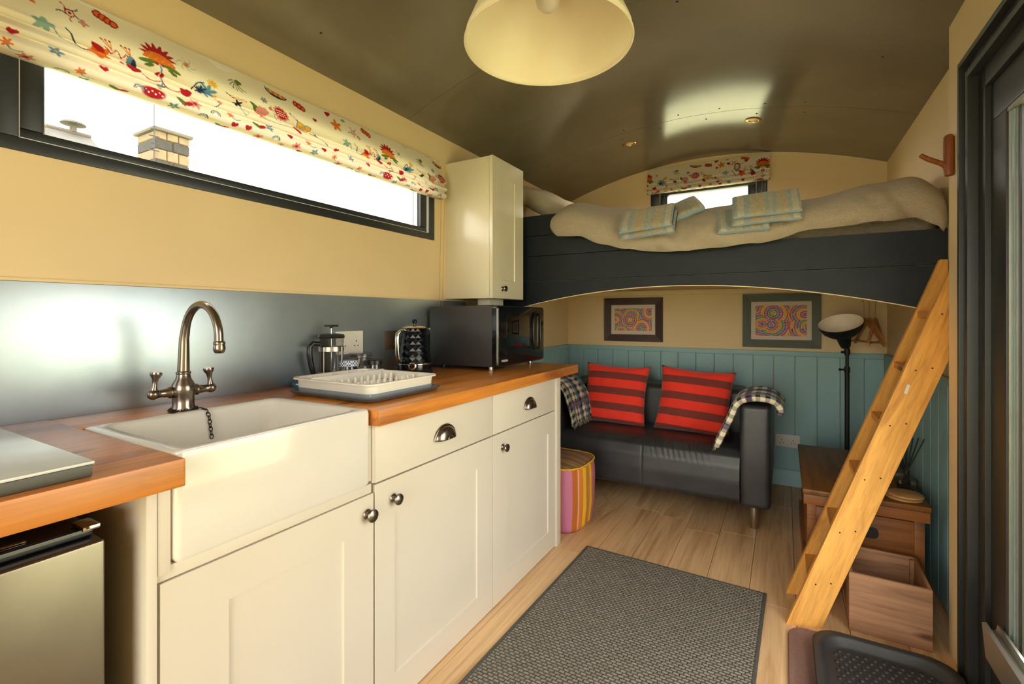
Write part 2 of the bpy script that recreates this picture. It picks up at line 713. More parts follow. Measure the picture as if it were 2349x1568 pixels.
# ================================================================== the setting
XL, XR, XD = -1.67, 0.585, 0.515          # left wall, right wall, door wall
YB, YS, YR = 3.93, 2.27, -1.15            # back wall, step of the door wall, rear end


def arch(x):
    return 2.424 - (x + 0.535) ** 2 / 5.9


# floor of laminate planks
fl = sroot('floor')
MB().box(XL - 0.1, 0.8, YR - 0.1, YB + 0.1, -0.12, -0.012).build('subfloor', plain('dark_joint', '3a2a1a', 0.9), fl)
k = 0
px = -0.661 - 0.176 * 6
while px < XR:
    y = YR - 0.1 - random.random() * 1.0
    while y < YB:
        y2 = y + 1.22
        a0, a1, b0, b1 = max(px, XL), min(px + 0.1742, 0.62), max(y, YR - 0.1), min(y2 - 0.001, YB)
        if a1 > a0 and b1 > b0:
            MB().box(a0, a1, b0, b1, -0.012, random.uniform(-0.0003, 0.0), 0.0011, 1).build('plank', M['oak_floor'], fl, 0)
        y = y2
    px += 0.176

# ceiling: curved sheets with a seam at y = 3.08
ce = sroot('ceiling')
for n_, (y0, y1) in enumerate(((YR - 0.1, 0.62), (0.622, 1.85), (1.852, 3.078), (3.082, YB + 0.1))):
    poly = []
    N = 48
    xs = [XL - 0.12 + (0.75 - XL + 0.12) * i / N for i in range(N + 1)]
    poly = [(x, arch(x)) for x in xs] + [(x, arch(x) + 0.03) for x in reversed(xs)]
    vs0 = [(p[0], y0, p[1]) for p in poly]
    m = MB()
    lower = [[(x, yy, arch(x)) for x in xs] for yy in np.linspace(y0, y1, 5)]
    upper = [[(x, yy, arch(x) + 0.03) for x in xs] for yy in np.linspace(y0, y1, 5)]
    m.loft(lower, False, False, False)
    m.loft(upper, False, False, False)
    m.add(lower[0] + upper[0], [(i, i + 1, i + 2 + N, i + 1 + N) for i in range(N)])
    m.add(lower[-1] + upper[-1], [(i, i + 1, i + 2 + N, i + 1 + N) for i in range(N)])
    m.build('ceiling_sheet', M['ceiling'], ce, 60)
MB().box(XL - 0.12, 0.8, YR - 0.1, YB + 0.1, 2.47, 2.5).build('roof_board', M['gap'], ce, 0)
scr = [(-0.141, 3.163), (-0.094, 3.02), (-0.33, 3.03), (-0.56, 3.02), (-0.70, 3.163), (-0.42, 3.163), (0.1, 3.02), (-0.9, 3.03), (0.359, 2.509), (-1.51, 1.197), (-0.95, 3.163), (0.1, 3.163), (-0.36, 1.92), (-0.15, 1.8), (0.02, 1.8), (0.2, 1.92)]
for (sx, sy) in scr:
    MB().lathe([(0.005, 0.0), (0.0045, -0.002), (0.002, -0.003)], (sx, sy, arch(sx)), 8).build('screw', M['black_matte'], ce)


def wall_y(m, y0, y1, xa, xb, za, zb=None):
    """a slab standing across the room; without zb it reaches the curved ceiling"""
    if zb is not None:
        return m.box(xa, xb, y0, y1, za, zb)
    n = max(2, int((xb - xa) / 0.05))
    xs = [xa + (xb - xa) * i / n for i in range(n + 1)]
    return m.prism([(xa, za), (xb, za)] + [(x, arch(x) + 0.012) for x in reversed(xs)], 'y', y0, y1)


# back wall with its small window hole
WX0, WX1, WZ0, WZ1 = -0.943, -0.107, 1.79, 2.30
m = MB()
wall_y(m, YB, YB + 0.1, XL - 0.1, WX0, -0.1)
wall_y(m, YB, YB + 0.1, WX1, 0.75, -0.1)
wall_y(m, YB, YB + 0.1, WX0, WX1, -0.1, WZ0)
wall_y(m, YB, YB + 0.1, WX0, WX1, WZ1)
struct(m.build('wall_back', M['wall']))
# left wall with the long window
LY0, LY1, LZ0, LZ1 = 0.38, 2.057, 1.615, 2.0
m = MB()
ZT = arch(XL) + 0.012
m.box(XL - 0.1, XL, YR - 0.1, YB + 0.1, -0.1, LZ0)
m.box(XL - 0.1, XL, YR - 0.1, YB + 0.1, LZ1, ZT)
m.box(XL - 0.1, XL, YR - 0.1, LY0, LZ0, LZ1)
m.box(XL - 0.1, XL, LY1, YB + 0.1, LZ0, LZ1)
struct(m.build('wall_left', M['wall']))
# right wall behind the step
m = MB()
m.box(XR, XR + 0.1, YS, YB + 0.1, -0.1, arch(XR) + 0.012)
struct(m.build('wall_right', M['wall']))
# the thicker wall that holds the glazed door
DY1, DY0, DZ1 = 2.128, 0.5, 2.04
m = MB()
xs = [XD + (0.7 - XD) * i / 4 for i in range(5)]
for (ya, yb, za) in ((DY1, YS, -0.1), (DY0, DY1, DZ1), (YR - 0.1, DY0, -0.1)):
    m.prism([(XD, za), (0.7, za)] + [(x, arch(x) + 0.012) for x in reversed(xs)], 'y', ya, yb)
struct(m.build('wall_door', M['wall']))
# rear end behind the camera: unseen opening, added to let in fill light
m = MB()
wall_y(m, YR - 0.1, YR, XL - 0.1, -1.1, -0.1)
wall_y(m, YR - 0.1, YR, 0.2, 0.72, -0.1)
wall_y(m, YR - 0.1, YR, -1.1, 0.2, 2.1)
struct(m.build('wall_rear', M['wall']))

# ---- window_1: long low window in the left wall
w1 = sroot('window_1', (XL, (LY0 + LY1) / 2, LZ0))


def frame_x(m, x0, x1, ya, yb, za, zb, w, bev=0.003, ws=None):
    ws = ws or w
    m.box(x0, x1, ya, yb, za, za + w, bev)
    m.box(x0, x1, ya, yb, zb - w, zb, bev)
    m.box(x0, x1, ya, ya + ws, za + w, zb - w, bev)
    m.box(x0, x1, yb - ws, yb, za + w, zb - w, bev)
    return m


frame_x(MB(), XL - 0.06, XL + 0.006, LY0, LY1, LZ0, LZ1, 0.034, 0.003, 0.044).build('window_frame', M['black_frame'], w1)
frame_x(MB(), XL - 0.07, XL - 0.010, LY0 + 0.046, LY1 - 0.046, LZ0 + 0.036, LZ1 - 0.036, 0.026, 0.006, 0.05).build('sash', M['black_frame'], w1)
frame_x(MB(), XL - 0.05, XL + 0.001, LY0 + 0.0435, LY1 - 0.0435, LZ0 + 0.0335, LZ1 - 0.0335, 0.003, 0).build('gasket', M['gasket'], w1)
frame_x(MB(), XL - 0.055, XL - 0.03, LY0 + 0.0955, LY1 - 0.0955, LZ0 + 0.0615, LZ1 - 0.0615, 0.004, 0, 0.006).build('glazing_bead', M['alu'], w1)
MB().box(XL - 0.048, XL - 0.044, LY0 + 0.09, LY1 - 0.09, LZ0 + 0.055, LZ1 - 0.055).build('pane', M['glass'], w1, 0)

# ---- window_2: small window in the back wall
w2 = sroot('window_2', ((WX0 + WX1) / 2, YB, WZ0))


def frame_y(m, y0, y1, xa, xb, za, zb, w, bev=0.003):
    m.box(xa, xb, y0, y1, za, za + w, bev)
    m.box(xa, xb, y0, y1, zb - w, zb, bev)
    m.box(xa, xa + w, y0, y1, za + w, zb - w, bev)
    m.box(xb - w, xb, y0, y1, za + w, zb - w, bev)
    return m


frame_y(MB(), YB - 0.006, YB + 0.06, WX0, WX1, WZ0, WZ1, 0.07).build('window_frame', M['black_frame'], w2)
frame_y(MB(), YB + 0.01, YB + 0.07, WX0 + 0.073, WX1 - 0.073, WZ0 + 0.073, WZ1 - 0.073, 0.055, 0.006).build('sash', M['black_frame'], w2)
frame_y(MB(), YB + 0.002, YB + 0.05, WX0 + 0.07, WX1 - 0.07, WZ0 + 0.07, WZ1 - 0.07, 0.003, 0).build('gasket', M['gasket'], w2)
MB().box(WX0 + 0.12, WX1 - 0.12, YB + 0.044, YB + 0.048, WZ0 + 0.12, WZ1 - 0.12).build('pane', M['glass'], w2, 0)

# ---- door_1: dark glazed door on the right
d1 = sroot('door_1', (XD, DY1, 0))
FY0 = DY0


def ladder_frame(m, x0, x1, ya, yb, za, zb, w, bev=0.002):
    """three-sided frame: far jamb, head and near jamb"""
    m.box(x0, x1, yb - w, yb, za, zb, bev)
    m.box(x0, x1, ya, yb - w, zb - w, zb, bev)
    m.box(x0, x1, ya, ya + w, za, zb - w, bev)
    return m


ladder_frame(MB(), XD - 0.012, XD + 0.1, DY0, DY1, 0.0, DZ1, 0.018).build('architrave', M['grey_frame'], d1)
ladder_frame(MB(), XD + 0.008, XD + 0.1, DY0 + 0.018, DY1 - 0.018, 0.0, DZ1 - 0.018, 0.03).build('groove_liner', M['black_frame'], d1)
ladder_frame(MB(), XD - 0.004, XD + 0.1, DY0 + 0.048, DY1 - 0.048, 0.0, DZ1 - 0.048, 0.022).build('door_stop', M['grey_frame'], d1)
ladder_frame(MB(), XD + 0.022, XD + 0.12, DY0 + 0.07, DY1 - 0.07, 0.0, DZ1 - 0.07, 0.06).build('door_jamb', M['grey_frame'], d1)
lf = MB()
LY = DY1 - 0.13
frame_x(lf, XD + 0.035, XD + 0.085, DY0 + 0.13, LY, 0.02, DZ1 - 0.13, 0.115, 0.004)
lf.build('door_leaf_frame', M['grey_frame'], d1)
LGY, LGZ = LY - 0.115, DZ1 - 0.245
for i_, (a, b_, mt) in enumerate(((0.0, 0.005, 'alu'), (0.005, 0.024, 'green_bead'), (0.024, 0.029, 'alu'), (0.029, 0.052, 'grey_frame'))):
    MB().box(XD + 0.04 + 0.004 * i_, XD + 0.07, LGY - b_, LGY - a, 0.14, LGZ).build('glazing_bead', M[mt], d1, 0)
MB().box(XD + 0.038, XD + 0.07, DY0 + 0.245, LGY, LGZ - 0.012, LGZ).build('glazing_bead', M['alu'], d1, 0)
MB().box(XD + 0.058, XD + 0.064, DY0 + 0.24, LGY + 0.004, 0.13, LGZ + 0.004).build('pane', M['glass'], d1, 0)
hm = MB()
HY0, HY1 = 0.68, 1.905
hm.prism([(XD - 0.002, 0.20), (XD + 0.033, 0.18), (XD + 0.033, 0.30), (XD + 0.024, 0.303), (XD + 0.02, 0.285), (XD + 0.004, 0.285), (XD, 0.303), (XD - 0.01, 0.30)], 'y', HY0, HY1)
hm.build('weather_rail', M['alu'], d1, 0)

# ================================================================== panelling (wainscot)
tr = sroot('trim_1')
WZ = 0.918


def board_back(xa, xb):
    MB().box(xa + 0.0012, xb - 0.0012, YB - 0.014, YB, 0.0, WZ, 0.0025, 1).build('board', M['teal_paint'], tr, 0)


x = -1.654
board_back(XL + 0.014, x)
while x < XR - 0.02:
    board_back(x, min(x + 0.1323, XR - 0.014))
    x += 0.1323
for xx in [XL + 0.02 + 0.0 for _ in ()]:
    pass
y = 2.34
while y < YB - 0.02:
    MB().box(XL, XL + 0.014, y + 0.0012, min(y + 0.131, YB - 0.014), 0.0, WZ, 0.0025, 1).build('board', M['teal_paint'], tr, 0)
    y += 0.132
y = YS
while y < YB - 0.02:
    MB().box(XR - 0.014, XR, y + 0.0012, min(y + 0.131, YB - 0.014), 0.0, WZ, 0.0025, 1).build('board', M['teal_paint'], tr, 0)
    y += 0.132
MB().box(XL, XR, YB - 0.02, YB, WZ, 0.953, 0.003).build('cap_rail', M['teal_paint'], tr)
MB().box(XL, XL + 0.02, 2.34, YB - 0.02, WZ, 0.953, 0.003).build('cap_rail', M['teal_paint'], tr)
MB().box(XR - 0.02, XR, YS, YB - 0.02, WZ, 0.953, 0.003).build('cap_rail', M['teal_paint'], tr)
struct(MB().prism([(YB - 0.014, 0), (YB - 0.032, 0), (YB - 0.032, 0.095), (YB - 0.026, 0.11), (YB - 0.014, 0.115)], 'x', XL + 0.015, XR - 0.015).build('baseboard_back', M['teal_paint']))

# ================================================================== kitchen
XF = -1.037         # face of the cabinet fronts
TOP = 0.93


def shaker(parent, name, y0, y1, z0, z1, fw=(0.08, 0.11), fz=(0.10, 0.10), x=XF):
    """shaker front facing +x: raised rim, recessed panel; returns the door"""
    m = MB()
    a0, a1, b0, b1 = y0 + fw[0], y1 - fw[1], z0 + fz[0], z1 - fz[1]
    rings = [
        [(x - 0.02, y0, z0), (x - 0.02, y1, z0), (x - 0.02, y1, z1), (x - 0.02, y0, z1)],
        [(x - 0.001, y0, z0), (x - 0.001, y1, z0), (x - 0.001, y1, z1), (x - 0.001, y0, z1)],
        [(x, y0 + 0.001, z0 + 0.001), (x, y1 - 0.001, z0 + 0.001), (x, y1 - 0.001, z1 - 0.001), (x, y0 + 0.001, z1 - 0.001)],
        [(x, a0, b0), (x, a1, b0), (x, a1, b1), (x, a0, b1)],
        [(x - 0.005, a0 + 0.003, b0 + 0.003), (x - 0.005, a1 - 0.003, b0 + 0.003), (x - 0.005, a1 - 0.003, b1 - 0.003), (x - 0.005, a0 + 0.003, b1 - 0.003)],
    ]
    m.loft(rings)
    return m.build(name, M['white_paint'], parent, 20)


def knob(parent, x, y, z, r=0.0165):
    R = Matrix.Rotation(PI / 2, 3, 'Y')
    MB().lathe([(0.0001, 0), (r * 0.78, 0.0), (r * 0.72, 0.003), (r * 0.36, 0.007), (r * 0.36, 0.014), (r * 0.8, 0.018), (r, 0.022), (r * 0.92, 0.026), (r * 0.5, 0.029), (0.0001, 0.030)], (x, y, z), 20, R).build('knob', M['nickel'], parent, 40)


def cup_handle(parent, x, y, z, w=0.052, h=0.044, d=0.024):
    m = MB()

    def fn(u, v):
        a = PI * u
        b = v * PI / 2
        yy = y - w * math.cos(a) * math.cos(b * 0.98)
        zz = z + h * math.sin(a) * math.cos(b * 0.98)
        xx = x + 0.001 + d * math.sin(b) * (0.35 + 0.65 * math.sin(a))
        return (xx, yy, zz)
    # hollow quarter shell: rim on the drawer front, open underneath
    m.grid(lambda u, v: (x + 0.002 + d * math.sin(v * PI / 2), y - w * math.cos(PI * u) * (0.25 + 0.75 * math.cos(v * PI / 2)), z + h * math.sin(PI * u) * (0.25 + 0.75 * math.cos(v * PI / 2))), 24, 8)
    m.grid(lambda u, v: (x + 0.002 + d, y - w * 0.25 * math.cos(PI * u) * (1 - v), z + h * 0.25 * math.sin(PI * u) * (1 - v)), 24, 2)
    m.tube([(x + 0.003, y - (w + 0.003) * math.cos(PI * k / 20), z + (h + 0.003) * math.sin(PI * k / 20)) for k in range(21)], 0.003, 8)
    m.build('cup_handle', M['nickel'], parent, 50, solid=0.002)


CAB_G = None
# sink unit
c0 = thing('sink_cabinet', 'cream shaker cabinet under the white sink, one door with knob', 'cabinet', (-1.35, 0.72, 0))
MB().box(XL + 0.003, XF + 0.002, 0.434, 0.452, 0.0, 0.879, 0.001).build('side_panel', M['white_paint'], c0)
MB().box(-1.62, XF - 0.022, 0.453, 0.999, 0.02, 0.66).build('carcass', M['gap'], c0, 0)
MB().box(XF - 0.03, XF, 0.4535, 0.476, 0.703, 0.879, 0.0015).build('stile', M['white_paint'], c0)
MB().box(XF - 0.03, XF - 0.006, 0.986, 1.0, 0.722, 0.884, 0.0015).build('stile', M['white_paint'], c0)
MB().box(-1.5, XF - 0.004, 0.4535, 1.0, 0.688, 0.715, 0.003).build('ledge', M['white_paint'], c0)
dd = shaker(c0, 'door', 0.458, 1.004, 0.004, 0.686, (0.13, 0.107), (0.1, 0.095))
knob(dd, XF, 0.98, 0.633, 0.019)


def drawer_unit(name, label, y0, y1, kn_y, ins, cup_y, cw):
    c = thing(name, label, 'cabinet', (-1.35, (y0 + y1) / 2, 0))
    MB().box(-1.62, XF - 0.022, y0 + 0.001, y1 - 0.001, 0.02, 0.884).build('carcass', M['gap'], c, 0)
    dr = MB().box(XF - 0.02, XF, y0 + 0.0015, y1 - 0.0015, 0.7125, 0.882, 0.0015).build('drawer', M['white_paint'], c)
    cup_handle(dr, XF, cup_y, 0.772, cw)
    dr2 = shaker(c, 'door', y0 + 0.0015, y1 - 0.0015, 0.004, 0.7075, (ins[0] - y0, y1 - ins[1]), (0.1, 0.102))
    knob(dr2, XF, kn_y, 0.645, 0.0175)
    return c


c1 = drawer_unit('base_cabinet', 'cream base cabinet right of the sink under the dish rack, wide drawer with cup handle', 1.008, 1.655, 1.085, (1.089, 1.545), 1.337, 0.054)
MB().box(XF - 0.03, XF - 0.001, 1.0, 1.0095, 0.715, 0.884, 0.001).build('stile', M['white_paint'], c1)
c2 = drawer_unit('base_cabinet', 'cream base cabinet at the far end below the microwave, beside the pouffe', 1.655, 2.268, 1.735, (1.779, 2.187), 1.978, 0.05)
MB().box(XL + 0.003, XF + 0.008, 2.27, 2.32, 0.0, 0.884, 0.0015).build('side_panel', M['white_paint'], c2)


def slab(name, label, x0, x1, y0, y1, z0=0.884, z1=TOP):
    o = MB().box(x0, x1, y0, y1, z0, z1, 0.004).build(name, M['worktop'], None, 40)
    return tag(o, label, 'worktop')


slab('worktop', 'long orange pine worktop running from the sink to the far end under the microwave', XL + 0.012, -1.004, 0.992, 2.508)
slab('worktop', 'short pine worktop over the fridge at the left edge of the picture', XL + 0.012, -0.983, -0.55, 0.477, 0.879, 0.932)
slab('worktop', 'narrow pine worktop strip behind the sink carrying the mixer tap', XL + 0.012, -1.462, 0.4785, 0.9905, 0.89, TOP)
# splashback
tag(MB().box(XL + 0.0005, XL + 0.0115, -0.55, 2.34, TOP - 0.03, 1.288, 0.001).build('splashback', M['splash']), 'glossy grey blue splashback panel on the wall behind the sink', 'splashback')
tag(MB().box(XL + 0.0005, XL + 0.009, -0.55, 2.15, 1.2885, 1.297, 0.001).build('splashback_strip', M['wall']), 'thin cream strip along the top edge of the splashback', 'strip')

# butler sink
sk = thing('butler_sink', 'white fireclay butler sink set in the worktop below the tap', 'sink', (-1.25, 0.73, 0.72))
m = MB()
SX0, SX1, SY0, SY1 = -1.461, -1.029, 0.4795, 0.985
cx, cy, hx, hy = (SX0 + SX1) / 2, (SY0 + SY1) / 2, (SX1 - SX0) / 2, (SY1 - SY0) / 2
m.loft([rr(cx, cy, hx - 0.006, hy - 0.006, 0.012, 0.716), rr(cx, cy, hx, hy, 0.014, 0.726), rr(cx, cy, hx, hy, 0.014, 0.922),
        rr(cx, cy, hx - 0.002, hy - 0.002, 0.014, 0.932), rr(cx, cy, hx - 0.008, hy - 0.008, 0.014, 0.935),
        rr(cx, cy, hx - 0.026, hy - 0.03, 0.03, 0.934), rr(cx, cy, hx - 0.033, hy - 0.036, 0.032, 0.926),
        rr(cx, cy, hx - 0.042, hy - 0.046, 0.035, 0.775), rr(cx, cy, hx - 0.06, hy - 0.065, 0.03, 0.752), rr(cx, cy, 0.03, 0.03, 0.03, 0.748)])
m.build('basin', M['ceramic'], sk, 50)
MB().lathe([(0.0001, 0.7485), (0.034, 0.7485), (0.036, 0.751), (0.03, 0.753), (0.012, 0.7505), (0.0001, 0.7505)], (cx, cy, 0), 24).build('waste', M['chrome'], sk)

# mixer tap
TX, TY = -1.49, 0.716
tp = thing('mixer_tap', 'aged nickel mixer tap with swan neck spout and two lever handles', 'tap', (TX, TY, TOP))
m = MB()
m.lathe([(0.029, TOP), (0.029, TOP + 0.012), (0.027, TOP + 0.016), (0.027, TOP + 0.045), (0.031, TOP + 0.06), (0.028, TOP + 0.076), (0.019, TOP + 0.092), (0.0165, TOP + 0.105), (0.0185, TOP + 0.107), (0.0185, TOP + 0.111), (0.0155, TOP + 0.114)], (TX, TY, 0), 28)
for sgn in (-1, 1):
    Rm = Matrix.Rotation(-sgn * PI / 2, 3, 'X')
    m.lathe([(0.026, 0.0), (0.022, 0.018), (0.015, 0.03), (0.0165, 0.033), (0.0165, 0.036), (0.013, 0.04), (0.0105, 0.06), (0.0115, 0.064), (0.008, 0.067)], (TX, TY, TOP + 0.057), 20, Rm)
m.build('tap_body', M['nickel'], tp, 50)
sp = []
for t in np.linspace(0, 1, 8):
    sp.append((TX + 0.004 * t, TY, TOP + 0.108 + 0.10 * t))
for t in np.linspace(0.04, 1, 18):
    a = PI - PI * 1.02 * t
    sp.append((TX + 0.092 + 0.086 * math.cos(a) + 0.002, TY, TOP + 0.21 + 0.092 * math.sin(a)))
ex = sp[-1]
sp += [(ex[0] + 0.001, TY, ex[2] - 0.012), (ex[0] + 0.002, TY, ex[2] - 0.02)]
m = MB().tube(sp, [0.0155 - 0.0045 * min(1, i / 10) for i in range(len(sp))], 16)
m.lathe([(0.012, 0.012), (0.0145, 0.008), (0.0145, 0.004), (0.013, 0.001), (0.0145, -0.003), (0.0145, -0.012), (0.011, -0.020), (0.008, -0.021)], (ex[0] + 0.002, TY, ex[2] - 0.012), 20)
m.build('spout', M['nickel'], tp, 50)
for sgn in (-1, 1):
    yy = TY + sgn * 0.075
    zz = TOP + 0.057
    m = MB().sphere((TX, yy, zz), 0.0145, 16, 10)
    m.lathe([(0.011, 0.0), (0.0065, 0.02), (0.0058, 0.03), (0.008, 0.042), (0.0135, 0.052), (0.0145, 0.056), (0.0135, 0.06)], (TX + 0.0, yy, zz), 18, Matrix.Rotation(0.12 * sgn, 3, 'X'))
    hd = m.build('lever_handle', M['nickel'], tp, 50)
    p = Matrix.Rotation(0.12 * sgn, 3, 'X') @ Vector((0, 0, 0.06))
    MB().lathe([(0.0001, -0.001), (0.0115, -0.001), (0.0115, 0.0015), (0.009, 0.003), (0.0001, 0.003)], (TX + p.x, yy + p.y, zz + p.z), 18, Matrix.Rotation(0.12 * sgn, 3, 'X')).build('porcelain_cap', M['ceramic'], hd)


def link_chain(pts, lw=0.0045, ll=0.007, r=0.0013):
    m = MB()
    for i in range(len(pts) - 1):
        a, b = Vector(pts[i]), Vector(pts[i + 1])
        c, t = (a + b) / 2, (b - a)
        L = t.length / 2 + 0.0022
        t.normalize()
        side = t.cross(Vector((0, 0, 1)) if abs(t.z) < 0.9 else Vector((1, 0, 0))).normalized()
        if i % 2:
            side = t.cross(side).normalized()
        ring = []
        for kk in range(13):
            an = 2 * PI * kk / 12
            ring.append(c + t * math.cos(an) * L + side * math.sin(an) * lw)
        m.tube([tuple(q) for q in ring], r, 5, False)
    return m


cp = []
for t in np.linspace(0, 2 * PI * 0.92, 26):
    cp.append((TX + 0.034 * math.cos(t + 0.6), TY + 0.034 * math.sin(t + 0.6), TOP + 0.005 + 0.0012 * math.sin(t * 5)))
cp += [(TX + 0.05, TY + 0.026, TOP + 0.007), (TX + 0.058, TY + 0.03, TOP + 0.004), (TX + 0.064, TY + 0.032, TOP - 0.004)]
for kk in range(1, 8):
    cp.append((TX + 0.068 + 0.0005 * kk, TY + 0.033 + 0.001 * kk, TOP - 0.004 - 0.0105 * kk))
link_chain(cp).build('plug_chain', M['dark_metal'], tp, 60)

# fridge under the left worktop
fr_ = thing('fridge', 'small stainless steel fridge under the short worktop', 'fridge', (-1.3, 0.08, 0))
FYR = 0.376
MB().box(-1.6, -1.1, -0.17, FYR, 0.02, 0.805, 0.006).build('body', M['black_plastic'], fr_)
MB().box(-1.098, -1.045, -0.17, FYR, 0.03, 0.806, 0.006, 3).build('door', M['fridge_steel'], fr_)
m = MB()
m.box(-1.5, -1.075, -0.168, FYR - 0.004, 0.8065, 0.826, 0.008, 3)
m.build('lid', M['black_gloss'], fr_)
MB().box(-1.10, -1.05, FYR - 0.03, FYR - 0.004, 0.8265, 0.835, 0.004, 2).build('hinge', M['chrome'], fr_)
MB().box(-1.095, -1.087, -0.1, FYR - 0.09, 0.8265, 0.829, 0.001, 1).build('trim_strip', M['chrome'], fr_)

# hob / board lying on the left worktop
hb = thing('hob', 'flat grey glass topped hob slab on the short worktop', 'hob', (-1.2, 0.1, 0.932))
MB().box(-1.49, -1.006, -0.28, 0.345, 0.9325, 0.9525, 0.003).build('base', plain('hob_grey_edge', '4c4b45', 0.45, 0.3), hb)
MB().box(-1.492, -1.004, -0.282, 0.347, 0.953, 0.958, 0.0015).build('glass_top', plain('hob_glass_paled_for_reflection', 'cdd0cb', 0.15), hb)  # pale base colour stands in for the glass reflecting

# ------------------------------------------------------------------ roman blinds with a printed cloth
CLOTH = lin('eadfc6')
RED, ORG, BLU, DKB, GRN, PNK, YEL, TEAL, BLK = [lin(c) for c in ('a8202c', 'd8722a', '5f8aa6', '253a52', '5c6e34', 'd08a80', 'e0a838', '8aa7a0', '2a2a30')]


class Print:
    def __init__(s, S_, T_):
        s.S, s.T = S_, T_
        s.C = np.tile(np.array(CLOTH, dtype=np.float32), S_.shape + (1,))

    def loc(s, cx, cy, r):
        i0, i1 = np.searchsorted(s.S[0], [cx - r, cx + r])
        j0, j1 = np.searchsorted(s.T[:, 0], [cy - r, cy + r])
        if i1 <= i0 or j1 <= j0:
            return None
        sl = (slice(j0, j1), slice(i0, i1))
        return sl, s.S[sl] - cx, s.T[sl] - cy

    def put(s, sl, mask, col):
        s.C[sl][mask] = col

    def polar(s, cx, cy, r, col, n, inner, rot=0.0, sharp=1.0, sy=1.0):
        q = s.loc(cx, cy, r * 1.3)
        if not q:
            return
        sl, x, y = q
        y = y / sy
        a = np.arctan2(y, x) + rot
        w = np.abs(((a * n / (2 * PI)) % 1.0) - 0.5) * 2
        rad = r * (inner + (1 - inner) * (w ** sharp))
        s.put(sl, np.hypot(x, y) < rad, col)

    def disc(s, cx, cy, r, col, sx=1.0, rot=0.0, ring=0.0, half=None):
        q = s.loc(cx, cy, r * max(1, sx) * 1.1)
        if not q:
            return
        sl, x, y = q
        c, d = math.cos(rot), math.sin(rot)
        x, y = x * c + y * d, -x * d + y * c
        h = np.hypot(x / sx, y)
        mk = h < r
        if ring:
            mk &= h > r - ring
        if half == 'top':
            mk &= y < 0
        if half == 'bot':
            mk &= y > 0
        s.put(sl, mk, col)

    def heart(s, cx, cy, r, col, rot=0.0):
        q = s.loc(cx, cy, r * 1.5)
        if not q:
            return
        sl, x, y = q
        c, d = math.cos(rot), math.sin(rot)
        x, y = (x * c + y * d) / r, -(-x * d + y * c) / r
        s.put(sl, (x * x + y * y - 0.6) ** 3 - x * x * y ** 3 * 1.4 < 0, col)

    def line(s, pts, w, col):
        for (x0, y0), (x1, y1) in zip(pts, pts[1:]):
            L = math.hypot(x1 - x0, y1 - y0)
            q = s.loc((x0 + x1) / 2, (y0 + y1) / 2, L / 2 + w * 2)
            if not q:
                continue
            sl, x, y = q
            dx, dy = (x1 - x0) / 2, (y1 - y0) / 2
            t = np.clip((x * dx + y * dy) / max(1e-9, dx * dx + dy * dy), -1, 1)
            s.put(sl, np.hypot(x - t * dx, y - t * dy) < w, col)

    def curve(s, x0, y0, x1, y1, bend, w, col, n=7):
        pts = []
        nx, ny = -(y1 - y0), (x1 - x0)
        for i in range(n + 1):
            t = i / n
            b = bend * 4 * t * (1 - t)
            pts.append((x0 + (x1 - x0) * t + nx * b, y0 + (y1 - y0) * t + ny * b))
        s.line(pts, w, col)


